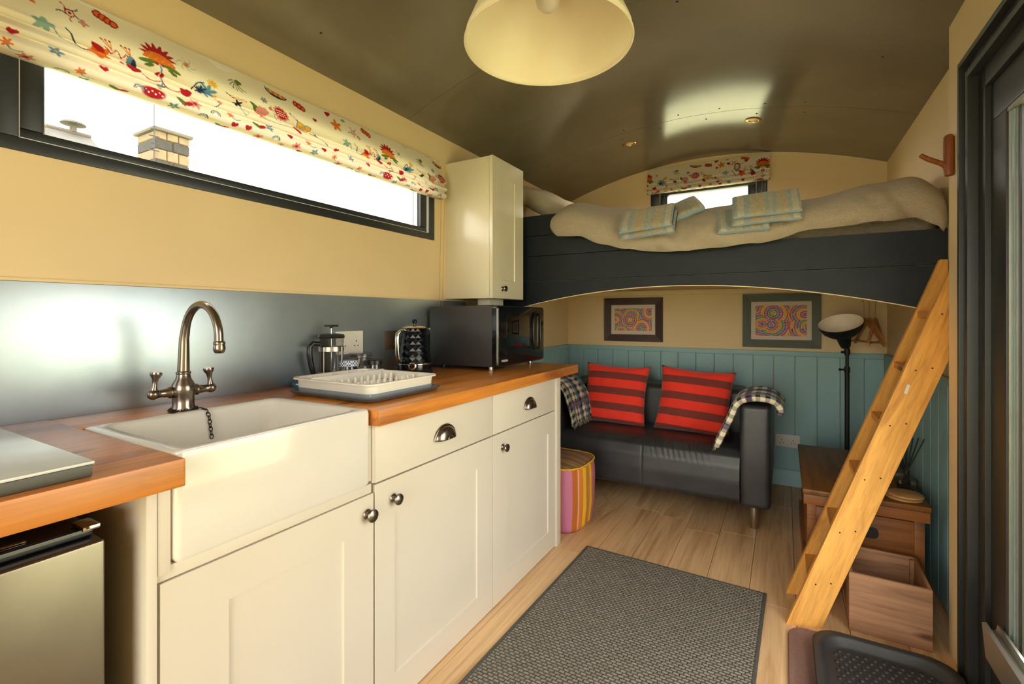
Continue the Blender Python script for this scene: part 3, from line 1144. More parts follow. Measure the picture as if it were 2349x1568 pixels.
def motifs(P, o, k=1.0):
    """one repeat (0.95 m wide, about 0.28 m tall) of the folk-art print"""
    W_ = 0.0014
    A = lambda x: o + x * k
    # big star
    P.polar(A(0.055), 0.048, 0.03 * k, ORG, 5, 0.38, 0.5)
    # red curl flower
    P.disc(A(0.145), 0.05, 0.011, RED, ring=0.003)
    P.disc(A(0.145), 0.05, 0.004, RED)
    for a in range(5):
        P.curve(A(0.145) + 0.011 * math.cos(a * 1.25), 0.05 + 0.011 * math.sin(a * 1.25), A(0.145) + 0.03 * math.cos(a * 1.25 + 0.3), 0.05 + 0.026 * math.sin(a * 1.25 + 0.3), 0.2, W_, RED if a % 2 else DKB)
    P.polar(A(0.172), 0.066, 0.013, PNK, 4, 0.5)
    # caterpillar
    for i in range(4):
        P.disc(A(0.205 + 0.012 * i), 0.016 + 0.004 * i, 0.011, RED)
        P.disc(A(0.205 + 0.012 * i), 0.016 + 0.004 * i, 0.007, ORG)
    P.heart(A(0.015), 0.012, 0.016, RED)
    P.disc(A(0.095), 0.012, 0.006, TEAL, 2.0)
    # pale blossom with a branch
    P.polar(A(0.085), 0.125, 0.024, TEAL, 5, 0.35, 0.2, 0.6)
    P.curve(A(0.105), 0.128, A(0.175), 0.165, 0.15, W_, BLU)
    P.line([(A(0.13), 0.11), (A(0.16), 0.165), (A(0.215), 0.145)], 0.002, DKB)
    # orange leaf-bird with a crown
    P.polar(A(0.20), 0.15, 0.028, ORG, 5, 0.55, 0.9, 0.7)
    P.disc(A(0.195), 0.13, 0.008, RED, 2.2, 0.5)
    for dx in (0.0, 0.045):
        for a in (-0.5, 0.0, 0.5):
            P.line([(A(0.225 + dx), 0.125), (A(0.215 + dx) + 0.02 * math.sin(a), 0.095 - 0.004 * math.cos(a))], W_, ORG)
            P.disc(A(0.215 + dx) + 0.02 * math.sin(a), 0.093, 0.003, RED)
    P.line([(A(0.21), 0.12), (A(0.225), 0.135), (A(0.235), 0.118), (A(0.248), 0.138), (A(0.258), 0.12), (A(0.268), 0.138)], W_, RED)
    P.disc(A(0.252), 0.155, 0.006, RED)
    P.disc(A(0.275), 0.145, 0.012, BLU, 2.2, 1.2)
    P.disc(A(0.281), 0.147, 0.006, DKB, 3.6, 1.2)
    # sunflower dome
    P.polar(A(0.345), 0.075, 0.05, RED, 14, 0.62, 0.0, 1.0, 0.85)
    q = P.loc(A(0.345), 0.105, 0.075)
    if q:
        sl, x, y = q
        P.put(sl, (y > 0.0) & (np.hypot(x, y) < 0.06) & (np.hypot(x, (y + 0.02) / 0.9) > 0.03), np.array(CLOTH, dtype=np.float32))
    P.disc(A(0.345), 0.1, 0.037, ORG, 1.15, 0.1, half='top')
    for i in range(9):
        P.disc(A(0.318 + 0.018 * (i % 4) + 0.006 * (i // 4)), 0.09 - 0.009 * (i // 4), 0.0022, YEL)
    for sg in (-1, 1):
        P.disc(A(0.345 + sg * 0.033), 0.108, 0.008, GRN, 3.0, 0.25 * sg)
        P.disc(A(0.345 + sg * 0.03), 0.122, 0.006, GRN, 2.4, 0.45 * sg)
    P.line([(A(0.345), 0.108), (A(0.345), 0.2)], W_, BLU)
    P.disc(A(0.345), 0.145, 0.012, RED)
    P.line([(A(0.345), 0.134), (A(0.345), 0.156)], 0.0012, CLOTH)
    # hearts on bent stems
    P.curve(A(0.345), 0.178, A(0.285), 0.155, -0.3, W_, RED)
    P.heart(A(0.276), 0.168, 0.019, RED, 0.3)
    P.curve(A(0.345), 0.182, A(0.405), 0.175, 0.3, W_, RED)
    P.heart(A(0.412), 0.188, 0.018, RED, -0.3)
    P.polar(A(0.345), 0.2, 0.014, BLU, 3, 0.4, 0.5)
    P.disc(A(0.345), 0.203, 0.005, YEL)
    P.disc(A(0.325), 0.235, 0.02, PNK, 1.6)
    P.disc(A(0.325), 0.235, 0.017, RED, 1.6)
    for i in range(6):
        P.disc(A(0.303 + 0.009 * i), 0.23 + 0.008 * (i % 2), 0.0025, CLOTH)
    P.polar(A(0.425), 0.06, 0.012, ORG, 8, 0.5)
    for a in range(6):
        P.curve(A(0.425), 0.06, A(0.425) + 0.03 * math.cos(a), 0.06 + 0.025 * math.sin(a), 0.3, 0.0008, TEAL)
    # blue bird
    P.polar(A(0.475), 0.135, 0.034, BLU, 7, 0.35, 0.3)
    P.polar(A(0.458), 0.14, 0.02, DKB, 6, 0.3, 0.7)
    P.curve(A(0.435), 0.15, A(0.47), 0.105, -0.2, 0.002, DKB)
    P.polar(A(0.498), 0.095, 0.019, YEL, 9, 0.5)
    P.disc(A(0.505), 0.145, 0.006, YEL)
    P.line([(A(0.5), 0.16), (A(0.512), 0.178), (A(0.5), 0.2)], 0.0016, DKB)
    P.polar(A(0.512), 0.172, 0.012, PNK, 5, 0.4)
    # dashes, fan
    for i in range(3):
        P.line([(A(0.538 + 0.009 * i), 0.108 + 0.006 * i), (A(0.543 + 0.009 * i), 0.111 + 0.006 * i)], 0.0022, BLK)
    for a in range(6):
        P.curve(A(0.592), 0.045, A(0.592) + 0.034 * math.cos(PI * 0.3 + a * 0.42), 0.045 + 0.034 * math.sin(PI * 0.3 + a * 0.42), 0.2, 0.0016, GRN)
    P.disc(A(0.592), 0.042, 0.006, GRN, 2.0, 0.4)
    # crown flower
    P.polar(A(0.575), 0.14, 0.018, BLK, 5, 0.35, 0.8)
    for sg in (-1, 0, 1):
        P.disc(A(0.575 + sg * 0.02), 0.118, 0.007, ORG, 1.3, ring=0.002)
    P.curve(A(0.59), 0.15, A(0.6), 0.19, 0.3, W_, TEAL)
    P.disc(A(0.595), 0.175, 0.012, TEAL, ring=0.002)
    # pink tulip with shell leaf
    P.disc(A(0.635), 0.128, 0.01, GRN, 2.6, 0.9)
    P.polar(A(0.66), 0.135, 0.026, PNK, 7, 0.75, 0.2)
    for a in range(5):
        P.line([(A(0.658), 0.155), (A(0.645 + 0.009 * a), 0.18)], 0.0011, ORG)
    P.disc(A(0.655), 0.155, 0.004, RED, 3.5, 0.3)
    # striped boat
    P.disc(A(0.735), 0.02, 0.02, DKB, 2.2, 0.12, half='bot')
    for i in range(7):
        P.disc(A(0.706 + 0.0095 * i), 0.02 + 0.0014 * i, 0.007, YEL if i % 2 else ORG, 1.0)
    P.line([(A(0.69), 0.01), (A(0.708), 0.03)], 0.0018, BLU)
    # strawberry flower
    P.polar(A(0.735), 0.11, 0.034, PNK, 12, 0.8)
    P.disc(A(0.735), 0.11, 0.024, RED)
    for i in range(12):
        P.disc(A(0.72 + 0.0095 * (i % 4)), 0.1 + 0.011 * (i // 4), 0.0024, CLOTH, 1.5)
    P.disc(A(0.695), 0.105, 0.007, RED)
    P.disc(A(0.695), 0.105, 0.0035, ORG)
    P.curve(A(0.7), 0.09, A(0.735), 0.155, 0.2, W_, TEAL)
    P.line([(A(0.65), 0.17), (A(0.72), 0.175), (A(0.79), 0.16)], W_, BLU)
    P.polar(A(0.678), 0.075, 0.015, BLU, 6, 0.45)
    P.disc(A(0.678), 0.075, 0.005, ORG)
    # candy
    for i in range(3):
        P.disc(A(0.815 + 0.016 * i), 0.03 + 0.004 * i, 0.012 if i != 1 else 0.014, RED)
        P.disc(A(0.815 + 0.016 * i), 0.03 + 0.004 * i, 0.006, ORG)
    # orange and blue bloom
    P.disc(A(0.815), 0.135, 0.015, YEL, 1.4, 0.9)
    P.disc(A(0.838), 0.14, 0.015, YEL, 1.4, -0.7)
    P.disc(A(0.815), 0.135, 0.017, BLU, 1.4, 0.9, 0.003)
    P.disc(A(0.838), 0.14, 0.017, BLU, 1.4, -0.7, 0.003)
    P.disc(A(0.8), 0.165, 0.01, RED, 2.0, 1.1)
    P.disc(A(0.79), 0.1, 0.006, RED, 3.5, 0.8, 0.002)
    P.heart(A(0.895), 0.07, 0.01, RED)
    P.line([(A(0.86), 0.16), (A(0.9), 0.17), (A(0.935), 0.19)], W_, DKB)
    P.polar(A(0.885), 0.155, 0.012, DKB, 6, 0.35)
    P.disc(A(0.865), 0.155, 0.007, ORG)
    # lower rows, mostly seen on the last two folds
    for i, (x, t, kind) in enumerate(((0.03, 0.2, 0), (0.06, 0.27, 1), (0.11, 0.215, 2), (0.16, 0.25, 3), (0.21, 0.215, 0), (0.24, 0.27, 4), (0.44, 0.22, 1), (0.47, 0.26, 5), (0.5, 0.235, 5), (0.55, 0.215, 3), (0.565, 0.25, 0), (0.61, 0.245, 0), (0.64, 0.22, 4), (0.69, 0.21, 2), (0.715, 0.25, 5), (0.77, 0.22, 0), (0.8, 0.25, 1), (0.85, 0.215, 3), (0.88, 0.25, 2), (0.92, 0.225, 0), (0.385, 0.26, 2), (0.02, 0.24, 3), (0.29, 0.24, 5), (0.66, 0.27, 1), (0.75, 0.27, 3), (0.83, 0.28, 0), (0.4, 0.23, 4), (0.13, 0.28, 5), (0.18, 0.29, 2), (0.53, 0.28, 4))):
        X = A(x)
        if kind == 0:
            P.heart(X, t, 0.012, RED)
        elif kind == 1:
            P.polar(X, t, 0.02, PNK, 6, 0.5)
            P.disc(X, t, 0.006, RED)
        elif kind == 2:
            P.polar(X, t, 0.018, BLU, 5, 0.4)
            P.disc(X, t, 0.004, YEL)
        elif kind == 3:
            P.polar(X, t, 0.014, ORG, 6, 0.4)
            P.curve(X, t, X + 0.03, t + 0.01, 0.3, W_, BLU)
        elif kind == 4:
            P.disc(X, t, 0.007, GRN, 2.4, 0.6)
            P.disc(X + 0.02, t, 0.007, RED, 2.0, -0.4)
        else:
            P.disc(X, t, 0.016, DKB, ring=0.003, half='top')
            P.disc(X, t, 0.011, BLU, ring=0.003, half='top')


def profile_resample(prof, step):
    pts = [prof[0]]
    # catmull-rom through the control points
    dense = []
    n = len(prof)
    for i in range(n - 1):
        p0, p1, p2, p3 = (Vector(prof[max(0, i - 1)]), Vector(prof[i]), Vector(prof[i + 1]), Vector(prof[min(n - 1, i + 2)]))
        for t in np.linspace(0, 1, 16, endpoint=False):
            dense.append(0.5 * ((2 * p1) + (-p0 + p2) * t + (2 * p0 - 5 * p1 + 4 * p2 - p3) * t * t + (-p0 + 3 * p1 - 3 * p2 + p3) * t ** 3))
    dense.append(Vector(prof[-1]))
    L = [0.0]
    for a, b in zip(dense, dense[1:]):
        L.append(L[-1] + (b - a).length)
    N = int(L[-1] / step)
    s = np.linspace(0, L[-1], N + 1)
    return s, np.interp(s, L, [d[0] for d in dense]), np.interp(s, L, [d[1] for d in dense])


def blind_cloth(name, parent, prof, a0, a1, place, step, fill, mat):
    """PROF: (distance from wall, z); cloth runs along one horizontal axis from a0 to a1"""
    s, off, zz = profile_resample(prof, step)
    na = int((a1 - a0) / step)
    aa = np.linspace(a0, a1, na + 1)
    S_, T_ = np.meshgrid(aa - a0, s)
    P = Print(S_, T_)
    fill(P)
    wob = np.array([[0.004 * nz(a * 5, t * 3) + 0.002 * nz(a * 17, t * 9) for a in aa[::8]] for t in s[::4]])
    # stretch the coarse wobble back over the full grid
    wi = np.empty((len(s), len(aa)))
    rows = np.array([np.interp(np.arange(len(aa)) / 8.0, np.arange(wob.shape[1]), r) for r in wob])
    for j in range(len(aa)):
        wi[:, j] = np.interp(np.arange(len(s)) / 4.0, np.arange(rows.shape[0]), rows[:, j])
    V = np.empty((len(s), len(aa), 3), dtype=np.float32)
    O = off[:, None] + wi
    Z = np.repeat(zz[:, None], len(aa), 1) + wi * 0.5
    place(V, aa[None, :], O, Z)
    off_ = Vector((0, 0, 0))
    q = parent
    while q is not None:
        off_ += Vector(q.location)
        q = q.parent
    V -= np.array(off_[:], dtype=np.float32)
    nr, nc = len(s), len(aa)
    idx = np.arange(nr * nc).reshape(nr, nc)
    F = np.stack([idx[:-1, :-1], idx[:-1, 1:], idx[1:, 1:], idx[1:, :-1]], -1).reshape(-1, 4)
    me = bpy.data.meshes.new(name)
    me.vertices.add(nr * nc)
    me.vertices.foreach_set('co', V.ravel())
    me.loops.add(F.size)
    me.loops.foreach_set('vertex_index', F.ravel().astype(np.int32))
    me.polygons.add(len(F))
    me.polygons.foreach_set('loop_start', np.arange(0, F.size, 4, dtype=np.int32))
    me.update(calc_edges=True)
    me.validate()
    ca = me.color_attributes.new('print', 'FLOAT_COLOR', 'POINT')
    ca.data.foreach_set('color', P.C.reshape(-1, 4).astype(np.float32).ravel())
    me.polygons.foreach_set('use_smooth', [True] * len(me.polygons))
    me.materials.append(mat)
    o = bpy.data.objects.new(name, me)
    COL.objects.link(o)
    o.parent = parent
    return o


M['print'] = printmat('folk_print_linen', translucent=0.35)
BY0, BY1 = 0.372, 2.085
bl = thing('roman_blind', 'long cream roman blind with folk flower print above the long window', 'blind', (XL, (BY0 + BY1) / 2, 1.84))
PROF = [(0.026, 2.048), (0.030, 2.02), (0.040, 1.985), (0.058, 1.945), (0.066, 1.930), (0.058, 1.921), (0.050, 1.918), (0.062, 1.906), (0.072, 1.893), (0.066, 1.884), (0.055, 1.882), (0.062, 1.872), (0.068, 1.858), (0.062, 1.848), (0.048, 1.842), (0.02, 1.842)]


def fill1(P):
    for o in (-0.005, 0.945):
        motifs(P, o)


def place1(V, a, O, Z):
    V[..., 0] = XL + O
    V[..., 1] = a
    V[..., 2] = Z


blind_cloth('cloth', bl, PROF, BY0, BY1, place1, 0.0022, fill1, M['print'])
MB().box(XL, XL + 0.026, BY0 + 0.004, BY1 - 0.004, 2.02, 2.05, 0.003).build('headrail', M['white_paint'], bl)
MB().box(XL + 0.006, XL + 0.05, BY0 + 0.006, BY1 - 0.006, 1.8435, 1.8475, 0.001).build('bottom_bar', M['white_paint'], bl)


def bead_chain(parent, pts, r=0.0024, step=0.0062, mat='alu'):
    m = MB()
    acc = []
    for a, b in zip(pts, pts[1:]):
        a, b = Vector(a), Vector(b)
        n = max(1, int((b - a).length / step))
        acc += [a.lerp(b, i / n) for i in range(n)]
    for p in acc:
        m.sphere(p, r, 6, 4)
    return m.build('bead_chain', M[mat], parent, 60)


bead_chain(bl, [(XL + 0.04, 2.078, 1.99), (XL + 0.02, 2.078, 1.2)], mat='brass')
bead_chain(bl, [(XL + 0.05, 2.095, 1.99), (XL + 0.025, 2.10, 1.2), (XL + 0.02, 2.09, 1.19), (XL + 0.02, 2.078, 1.2)], mat='brass')

b2 = thing('roman_blind', 'small cream roman blind with folk flower print over the back window', 'blind', (-0.525, YB, 2.18))
PROF2 = [(0.02, 2.385), (0.028, 2.36), (0.040, 2.31), (0.055, 2.272), (0.058, 2.262), (0.046, 2.254), (0.056, 2.238), (0.060, 2.226), (0.048, 2.218), (0.056, 2.205), (0.054, 2.19), (0.03, 2.184)]


def fill2(P):
    motifs(P, -0.33, 0.95)
    motifs(P, 0.50, 0.95)
    # hanging drop with orange stripes
    P.disc(0.66, 0.085, 0.032, CLOTH, 1.6)
    P.disc(0.66, 0.085, 0.022, DKB, 1.5, PI / 2)
    P.disc(0.66, 0.085, 0.018, ORG, 1.5, PI / 2)
    for i in range(3):
        P.line([(0.652 + 0.008 * i, 0.065), (0.652 + 0.008 * i, 0.105)], 0.0016, CLOTH)
    P.disc(0.66, 0.112, 0.012, BLU)
    P.curve(0.66, 0.05, 0.6, 0.04, -0.3, 0.0014, RED)
    P.curve(0.66, 0.05, 0.72, 0.035, 0.3, 0.0014, RED)
    P.heart(0.6, 0.05, 0.013, RED)
    P.heart(0.72, 0.045, 0.013, RED)


def place2(V, a, O, Z):
    V[..., 0] = a
    V[..., 1] = YB - O
    V[..., 2] = Z


blind_cloth('cloth', b2, PROF2, -0.962, -0.09, place2, 0.0026, fill2, M['print'])
MB().box(-0.955, -0.098, YB - 0.02, YB, 2.345, 2.385, 0.003).build('headrail', M['white_paint'], b2)
MB().box(-0.955, -0.098, YB - 0.045, YB - 0.008, 2.186, 2.19, 0.001).build('bottom_bar', M['white_paint'], b2)
bead_chain(b2, [(-0.115, YB - 0.03, 2.33), (-0.12, YB - 0.05, 2.0), (-0.15, YB - 0.06, 1.86)])
bead_chain(b2, [(-0.125, YB - 0.03, 2.33), (-0.15, YB - 0.05, 2.0), (-0.165, YB - 0.06, 1.86), (-0.15, YB - 0.06, 1.86)])

# ------------------------------------------------------------------ wall cupboard
wc = thing('wall_cupboard', 'tall cream wall cupboard hung above the microwave', 'cupboard', (-1.51, 2.33, 1.298))
MB().box(XL, -1.376, 2.16, 2.504, 1.298, 2.062, 0.001).build('body', M['white_gloss'], wc)
m = MB()
xq = -1.354
y0, y1, z0, z1 = 2.16, 2.504, 1.298, 2.064
a0, a1, b0, b1 = y0 + 0.1, y1 - 0.098, z0 + 0.1, z1 - 0.1
m.loft([[(xq - 0.02, y0, z0), (xq - 0.02, y1, z0), (xq - 0.02, y1, z1), (xq - 0.02, y0, z1)],
        [(xq, y0, z0), (xq, y1, z0), (xq, y1, z1), (xq, y0, z1)],
        [(xq, a0, b0), (xq, a1, b0), (xq, a1, b1), (xq, a0, b1)],
        [(xq - 0.006, a0 + 0.003, b0 + 0.003), (xq - 0.006, a1 - 0.003, b0 + 0.003), (xq - 0.006, a1 - 0.003, b1 - 0.003), (xq - 0.006, a0 + 0.003, b1 - 0.003)]])
dr = m.build('door', M['white_gloss'], wc, 20)
knob(dr, xq, 2.262, 1.352, 0.0165)
MB().box(-1.51, -1.43, 2.25, 2.40, 1.262, 1.2975, 0.002).build('under_box', M['white_paint'], wc)

# ------------------------------------------------------------------ things on the worktop
# microwave
mw = thing('microwave', 'black microwave oven at the far end of the long worktop', 'microwave', (-1.42, 2.23, TOP))
MX0, MX1, MY0, MY1, MZ0, MZ1 = -1.625, -1.24, 1.97, 2.49, 0.95, 1.252
MB().box(MX0, MX1, MY0, MY1, MZ0, MZ1, 0.004).build('body', M['mw_body'], mw)
d = MB()
ring = lambda x, g: [(x, MY0 + 0.002 + g, MZ0 + 0.004 + g), (x, MY1 - 0.002 - g, MZ0 + 0.004 + g), (x, MY1 - 0.002 - g, MZ1 - 0.001 - g), (x, MY0 + 0.002 + g, MZ1 - 0.001 - g)]


def yzr(x, g, r):
    cy_, cz_ = (MY0 + MY1) / 2, (MZ0 + MZ1) / 2
    return [(x, p[0], p[1]) for p in rr(cy_, cz_, (MY1 - MY0) / 2 - g, (MZ1 - MZ0) / 2 - g, r, 0)]


d.loft([yzr(MX1 + 0.001, 0.002, 0.012), yzr(MX1 + 0.026, 0.002, 0.012), yzr(MX1 + 0.032, 0.008, 0.01)])
dr = d.build('door', M['black_gloss'], mw, 40)
MB().box(MX1 + 0.028, MX1 + 0.0335, MY0 + 0.008, MY0 + 0.013, MZ0 + 0.01, MZ1 - 0.012, 0.001).build('door_trim', M['steel'], dr)
glassy = plain('smoked_oven_glass', '0c0d10', 0.03, var=0.02, Specular_IOR_Level=0.9)
MB().box(MX1 + 0.031, MX1 + 0.0332, MY0 + 0.09, MY0 + 0.335, MZ0 + 0.09, MZ1 - 0.05, 0.0008).build('window', glassy, dr)
# bow handle: an elongated hexagon of black bar
hp = []
for (yy, zz) in ((0.40, 0.05), (0.375, 0.09), (0.375, 0.20), (0.40, 0.25), (0.44, 0.25), (0.46, 0.21), (0.46, 0.09), (0.44, 0.05), (0.40, 0.05)):
    hp.append((MX1 + 0.036, MY0 + yy, MZ0 + 0.02 + zz))
MB().tube(hp, 0.006, 8).build('handle', M['black_plastic'], dr, 60)
MB().box(MX1 + 0.032, MX1 + 0.0345, MY0 + 0.435, MY0 + 0.441, MZ0 + 0.08, MZ1 - 0.05, 0.001).build('control_strip', M['steel'], dr)
for (fx, fy) in ((MX1 - 0.03, MY0 + 0.04), (MX1 - 0.03, MY1 - 0.06), (MX0 + 0.06, MY0 + 0.04), (MX0 + 0.06, MY1 - 0.06)):
    MB().lathe([(0.013, TOP), (0.014, TOP + 0.006), (0.012, MZ0)], (fx, fy, 0), 16).build('foot', M['steel' if fx > -1.4 else 'black_plastic'], mw)
MB().box(XL + 0.0125, MX0 - 0.001, 2.0, 2.4, 1.0, 1.215, 0.003).build('rear_vent', plain('perforated_grey_steel', '4a4a4c', 0.5, 0.3, bump=1.0, bscale=500, bdist=0.004), mw)


def text_mesh(body, size, mat, parent, mtx, name='lettering', depth=0.0006):
    cu = bpy.data.curves.new(name, 'FONT')
    cu.body = body
    cu.size = size
    cu.extrude = depth
    cu.align_x = 'CENTER'
    cu.align_y = 'CENTER'
    to = bpy.data.objects.new(name, cu)
    COL.objects.link(to)
    dg = bpy.context.evaluated_depsgraph_get()
    me = bpy.data.meshes.new_from_object(to.evaluated_get(dg))
    bpy.data.objects.remove(to)
    off = Vector((0, 0, 0))
    q = parent
    while q is not None:
        off += Vector(q.location)
        q = q.parent
    me.transform(Matrix.Translation(-off) @ mtx)
    me.materials.clear()
    me.materials.append(mat)
    o = bpy.data.objects.new(name, me)
    COL.objects.link(o)
    o.parent = parent
    return o


# text frame facing +x: local x -> +y, local y -> +z
FACE_X = Matrix(((0, 0, 1, 0), (1, 0, 0, 0), (0, 1, 0, 0), (0, 0, 0, 1)))
text_mesh('TOSHIBA', 0.0155, M['letter'], dr, Matrix.Translation((MX1 + 0.0326, MY0 + 0.07, MZ0 + 0.028)) @ FACE_X)

# kettle
KX, KY = -1.515, 1.725
kt = thing('kettle', 'black faceted electric kettle with chrome handle beside the microwave', 'kettle', (KX, KY, TOP))
MB().lathe([(0.0001, TOP + 0.0005), (0.084, TOP + 0.0005), (0.085, TOP + 0.012), (0.078, TOP + 0.022), (0.0001, TOP + 0.022)], (KX, KY, 0), 32).build('power_base', M['black_plastic'], kt)
# faceted body: alternating rows of points give flat diamond facets
m = MB()
rows, nf = 11, 16
rings = []
for j in range(rows + 1):
    t = j / rows
    r = 0.078 - 0.022 * t ** 1.2
    rings.append([(KX + r * (1.0 if 0 < j < rows else 0.98) * math.cos(2 * PI * (i + 0.5 * (j % 2)) / nf), KY + r * math.sin(2 * PI * (i + 0.5 * (j % 2)) / nf), TOP + 0.05 + 0.165 * t) for i in range(nf)])
vs = [p for r_ in rings for p in r_]
fs = []
for j in range(rows):
    for i in range(nf):
        a, b = j * nf + i, j * nf + (i + 1) % nf
        c, e = (j + 1) * nf + i, (j + 1) * nf + (i + 1) % nf
        if j % 2 == 0:
            fs += [(a, b, c), (b, e, c)]
        else:
            fs += [(a, b, e), (a, e, c)]
fs.append(tuple(range(nf - 1, -1, -1)))
fs.append(tuple(range(rows * nf, rows * nf + nf)))
m.add(vs, fs)
m.build('body', plain('black_faceted_enamel', '15171c', 0.08, 0.6, var=0.05), kt, 0)
MB().lathe([(0.0001, TOP + 0.0225), (0.078, TOP + 0.0225), (0.0785, TOP + 0.045), (0.0775, TOP + 0.0505), (0.0001, TOP + 0.0505)], (KX, KY, 0), 32).build('lower_band', M['black_gloss'], kt)
MB().lathe([(0.0775, TOP + 0.0455), (0.0795, TOP + 0.047), (0.0795, TOP + 0.051), (0.0775, TOP + 0.0525)], (KX, KY, 0), 32, None, False).build('chrome_band', M['chrome'], kt)
ld = MB().lathe([(0.0001, TOP + 0.213), (0.060, TOP + 0.213), (0.062, TOP + 0.2165), (0.05, TOP + 0.223), (0.02, TOP + 0.227), (0.0001, TOP + 0.227)], (KX, KY, 0), 32).build('lid', M['chrome'], kt)
MB().lathe([(0.006, TOP + 0.227), (0.006, TOP + 0.235), (0.011, TOP + 0.24), (0.0125, TOP + 0.248), (0.009, TOP + 0.255), (0.0001, TOP + 0.257)], (KX, KY, 0), 18).build('lid_knob', M['black_gloss'], ld)
hdir = Vector((-0.2, -1.0, 0)).normalized()      # handle points at the sink
pts = [(0.054, 0.205), (0.085, 0.203), (0.098, 0.19), (0.1, 0.16), (0.098, 0.1), (0.094, 0.075), (0.085, 0.066), (0.07, 0.064)]
m = MB()
side = Vector((-hdir.y, hdir.x, 0))
rings = []
for i, (a, h) in enumerate(pts):
    c = Vector((KX, KY, TOP + h)) + hdir * a
    p0 = Vector(pts[max(0, i - 1)]); p1 = Vector(pts[min(len(pts) - 1, i + 1)])
    t2 = (p1 - p0).normalized()
    nrm = hdir * (-t2.y) + Vector((0, 0, 1)) * t2.x
    rings.append([tuple(c + side * (0.013 * math.cos(q)) + nrm * (0.007 * math.sin(q))) for q in [2 * PI * k / 12 for k in range(12)]])
m.loft(rings)
m.build('handle', M['chrome'], kt, 60)
dc = Vector((KX, KY, TOP + 0.042)) + Vector((0.55, -0.83, 0)) * 0.078
m = MB().lathe([(0.017, 0), (0.018, 0.004), (0.014, 0.006), (0.012, 0.004), (0.0001, 0.004)], tuple(dc), 20, Vector((0, 0, 1)).rotation_difference(Vector((0.55, -0.83, 0))).to_matrix())
m.build('temperature_dial', M['chrome'], kt)
sd = Vector((0.25, 1, 0)).normalized()
m = MB()
m.loft([[tuple(Vector((KX, KY, TOP + z)) + sd * a + Vector((-sd.y, sd.x, 0)) * w) for w in (-ww, 0, ww)] + [tuple(Vector((KX, KY, TOP + z)) + sd * (a - 0.02))] for (z, a, ww) in ((0.15, 0.062, 0.006), (0.185, 0.068, 0.016), (0.214, 0.078, 0.022))])
m.build('spout', M['black_gloss'], kt)

# cafetiere
CX, CY = -1.59, 1.31
cf = thing('cafetiere', 'glass cafetiere with black handle and plunger against the splashback', 'cafetiere', (CX, CY, TOP))
m = MB().lathe([(0.0001, TOP + 0.004), (0.044, TOP + 0.004), (0.047, TOP + 0.01), (0.047, TOP + 0.175), (0.05, TOP + 0.18), (0.049, TOP + 0.181), (0.0455, TOP + 0.175), (0.0455, TOP + 0.011), (0.043, TOP + 0.006), (0.0001, TOP + 0.006)], (CX, CY, 0), 30)
m.build('beaker', M['clear'], cf, 50)
m = MB()
for z in (0.03, 0.13):
    m.lathe([(0.0475, TOP + z), (0.0488, TOP + z), (0.0488, TOP + z + 0.018), (0.0475, TOP + z + 0.018)], (CX, CY, 0), 30, None, False)
for a in (0.3, 1.87, 3.44, 5.01):
    m.tube([(CX + 0.049 * math.cos(a), CY + 0.049 * math.sin(a), TOP + 0.0), (CX + 0.049 * math.cos(a), CY + 0.049 * math.sin(a), TOP + 0.148)], 0.0025, 6)
m.build('cage', M['steel'], cf, 40)
MB().lathe([(0.0001, TOP + 0.182), (0.05, TOP + 0.182), (0.052, TOP + 0.188), (0.049, TOP + 0.197), (0.03, TOP + 0.2), (0.0001, TOP + 0.2)], (CX, CY, 0), 30).build('lid', M['black_plastic'], cf)
m = MB().tube([(CX, CY, TOP + 0.02), (CX, CY, TOP + 0.232)], 0.0022, 8)
m.build('plunger_rod', M['steel'], cf)
m = MB().lathe([(0.006, TOP + 0.222), (0.004, TOP + 0.228)], (CX, CY, 0), 12)
m.box(CX - 0.02, CX + 0.02, CY - 0.02, CY + 0.02, TOP + 0.228, TOP + 0.2355, 0.003)
m.build('plunger_knob', M['black_plastic'], cf)
MB().lathe([(0.0001, TOP + 0.02), (0.042, TOP + 0.02), (0.042, TOP + 0.026), (0.0001, TOP + 0.027)], (CX, CY, 0), 24).build('filter', M['steel'], cf)
hd_ = Vector((-0.25, -1, 0)).normalized()
q = [Vector((CX, CY, TOP + h)) + hd_ * a for a, h in ((0.048, 0.16), (0.075, 0.163), (0.088, 0.15), (0.088, 0.12), (0.08, 0.07), (0.07, 0.035), (0.066, 0.028))]
MB().tube([tuple(p) for p in q], [0.009, 0.0105, 0.0115, 0.0115, 0.0105, 0.009, 0.006], 12).build('handle', M['black_plastic'], cf, 60)


def jar(name, label, x, y, r, h, lid, lidr, lidh):
    j = thing(name, label, 'jar', (x, y, TOP))
    MB().lathe([(0.0001, TOP + 0.001), (r * 0.9, TOP + 0.001), (r, TOP + 0.008), (r, TOP + h * 0.72), (r * 0.86, TOP + h * 0.86), (r * 0.86, TOP + h), (r * 0.8, TOP + h), (r * 0.8, TOP + h * 0.85), (r * 0.93, TOP + h * 0.7), (r * 0.93, TOP + 0.01), (0.0001, TOP + 0.006)], (x, y, 0), 26).build('glass_body', M['clear'], j, 50)
    l = MB().lathe([(0.0001, TOP + h + 0.0005), (lidr, TOP + h - lidh * 0.6), (lidr, TOP + h + lidh * 0.4), (lidr * 0.94, TOP + h + lidh * 0.6), (0.0001, TOP + h + lidh * 0.6)], (x, y, 0), 26).build('lid', lid, j)
    return j, l


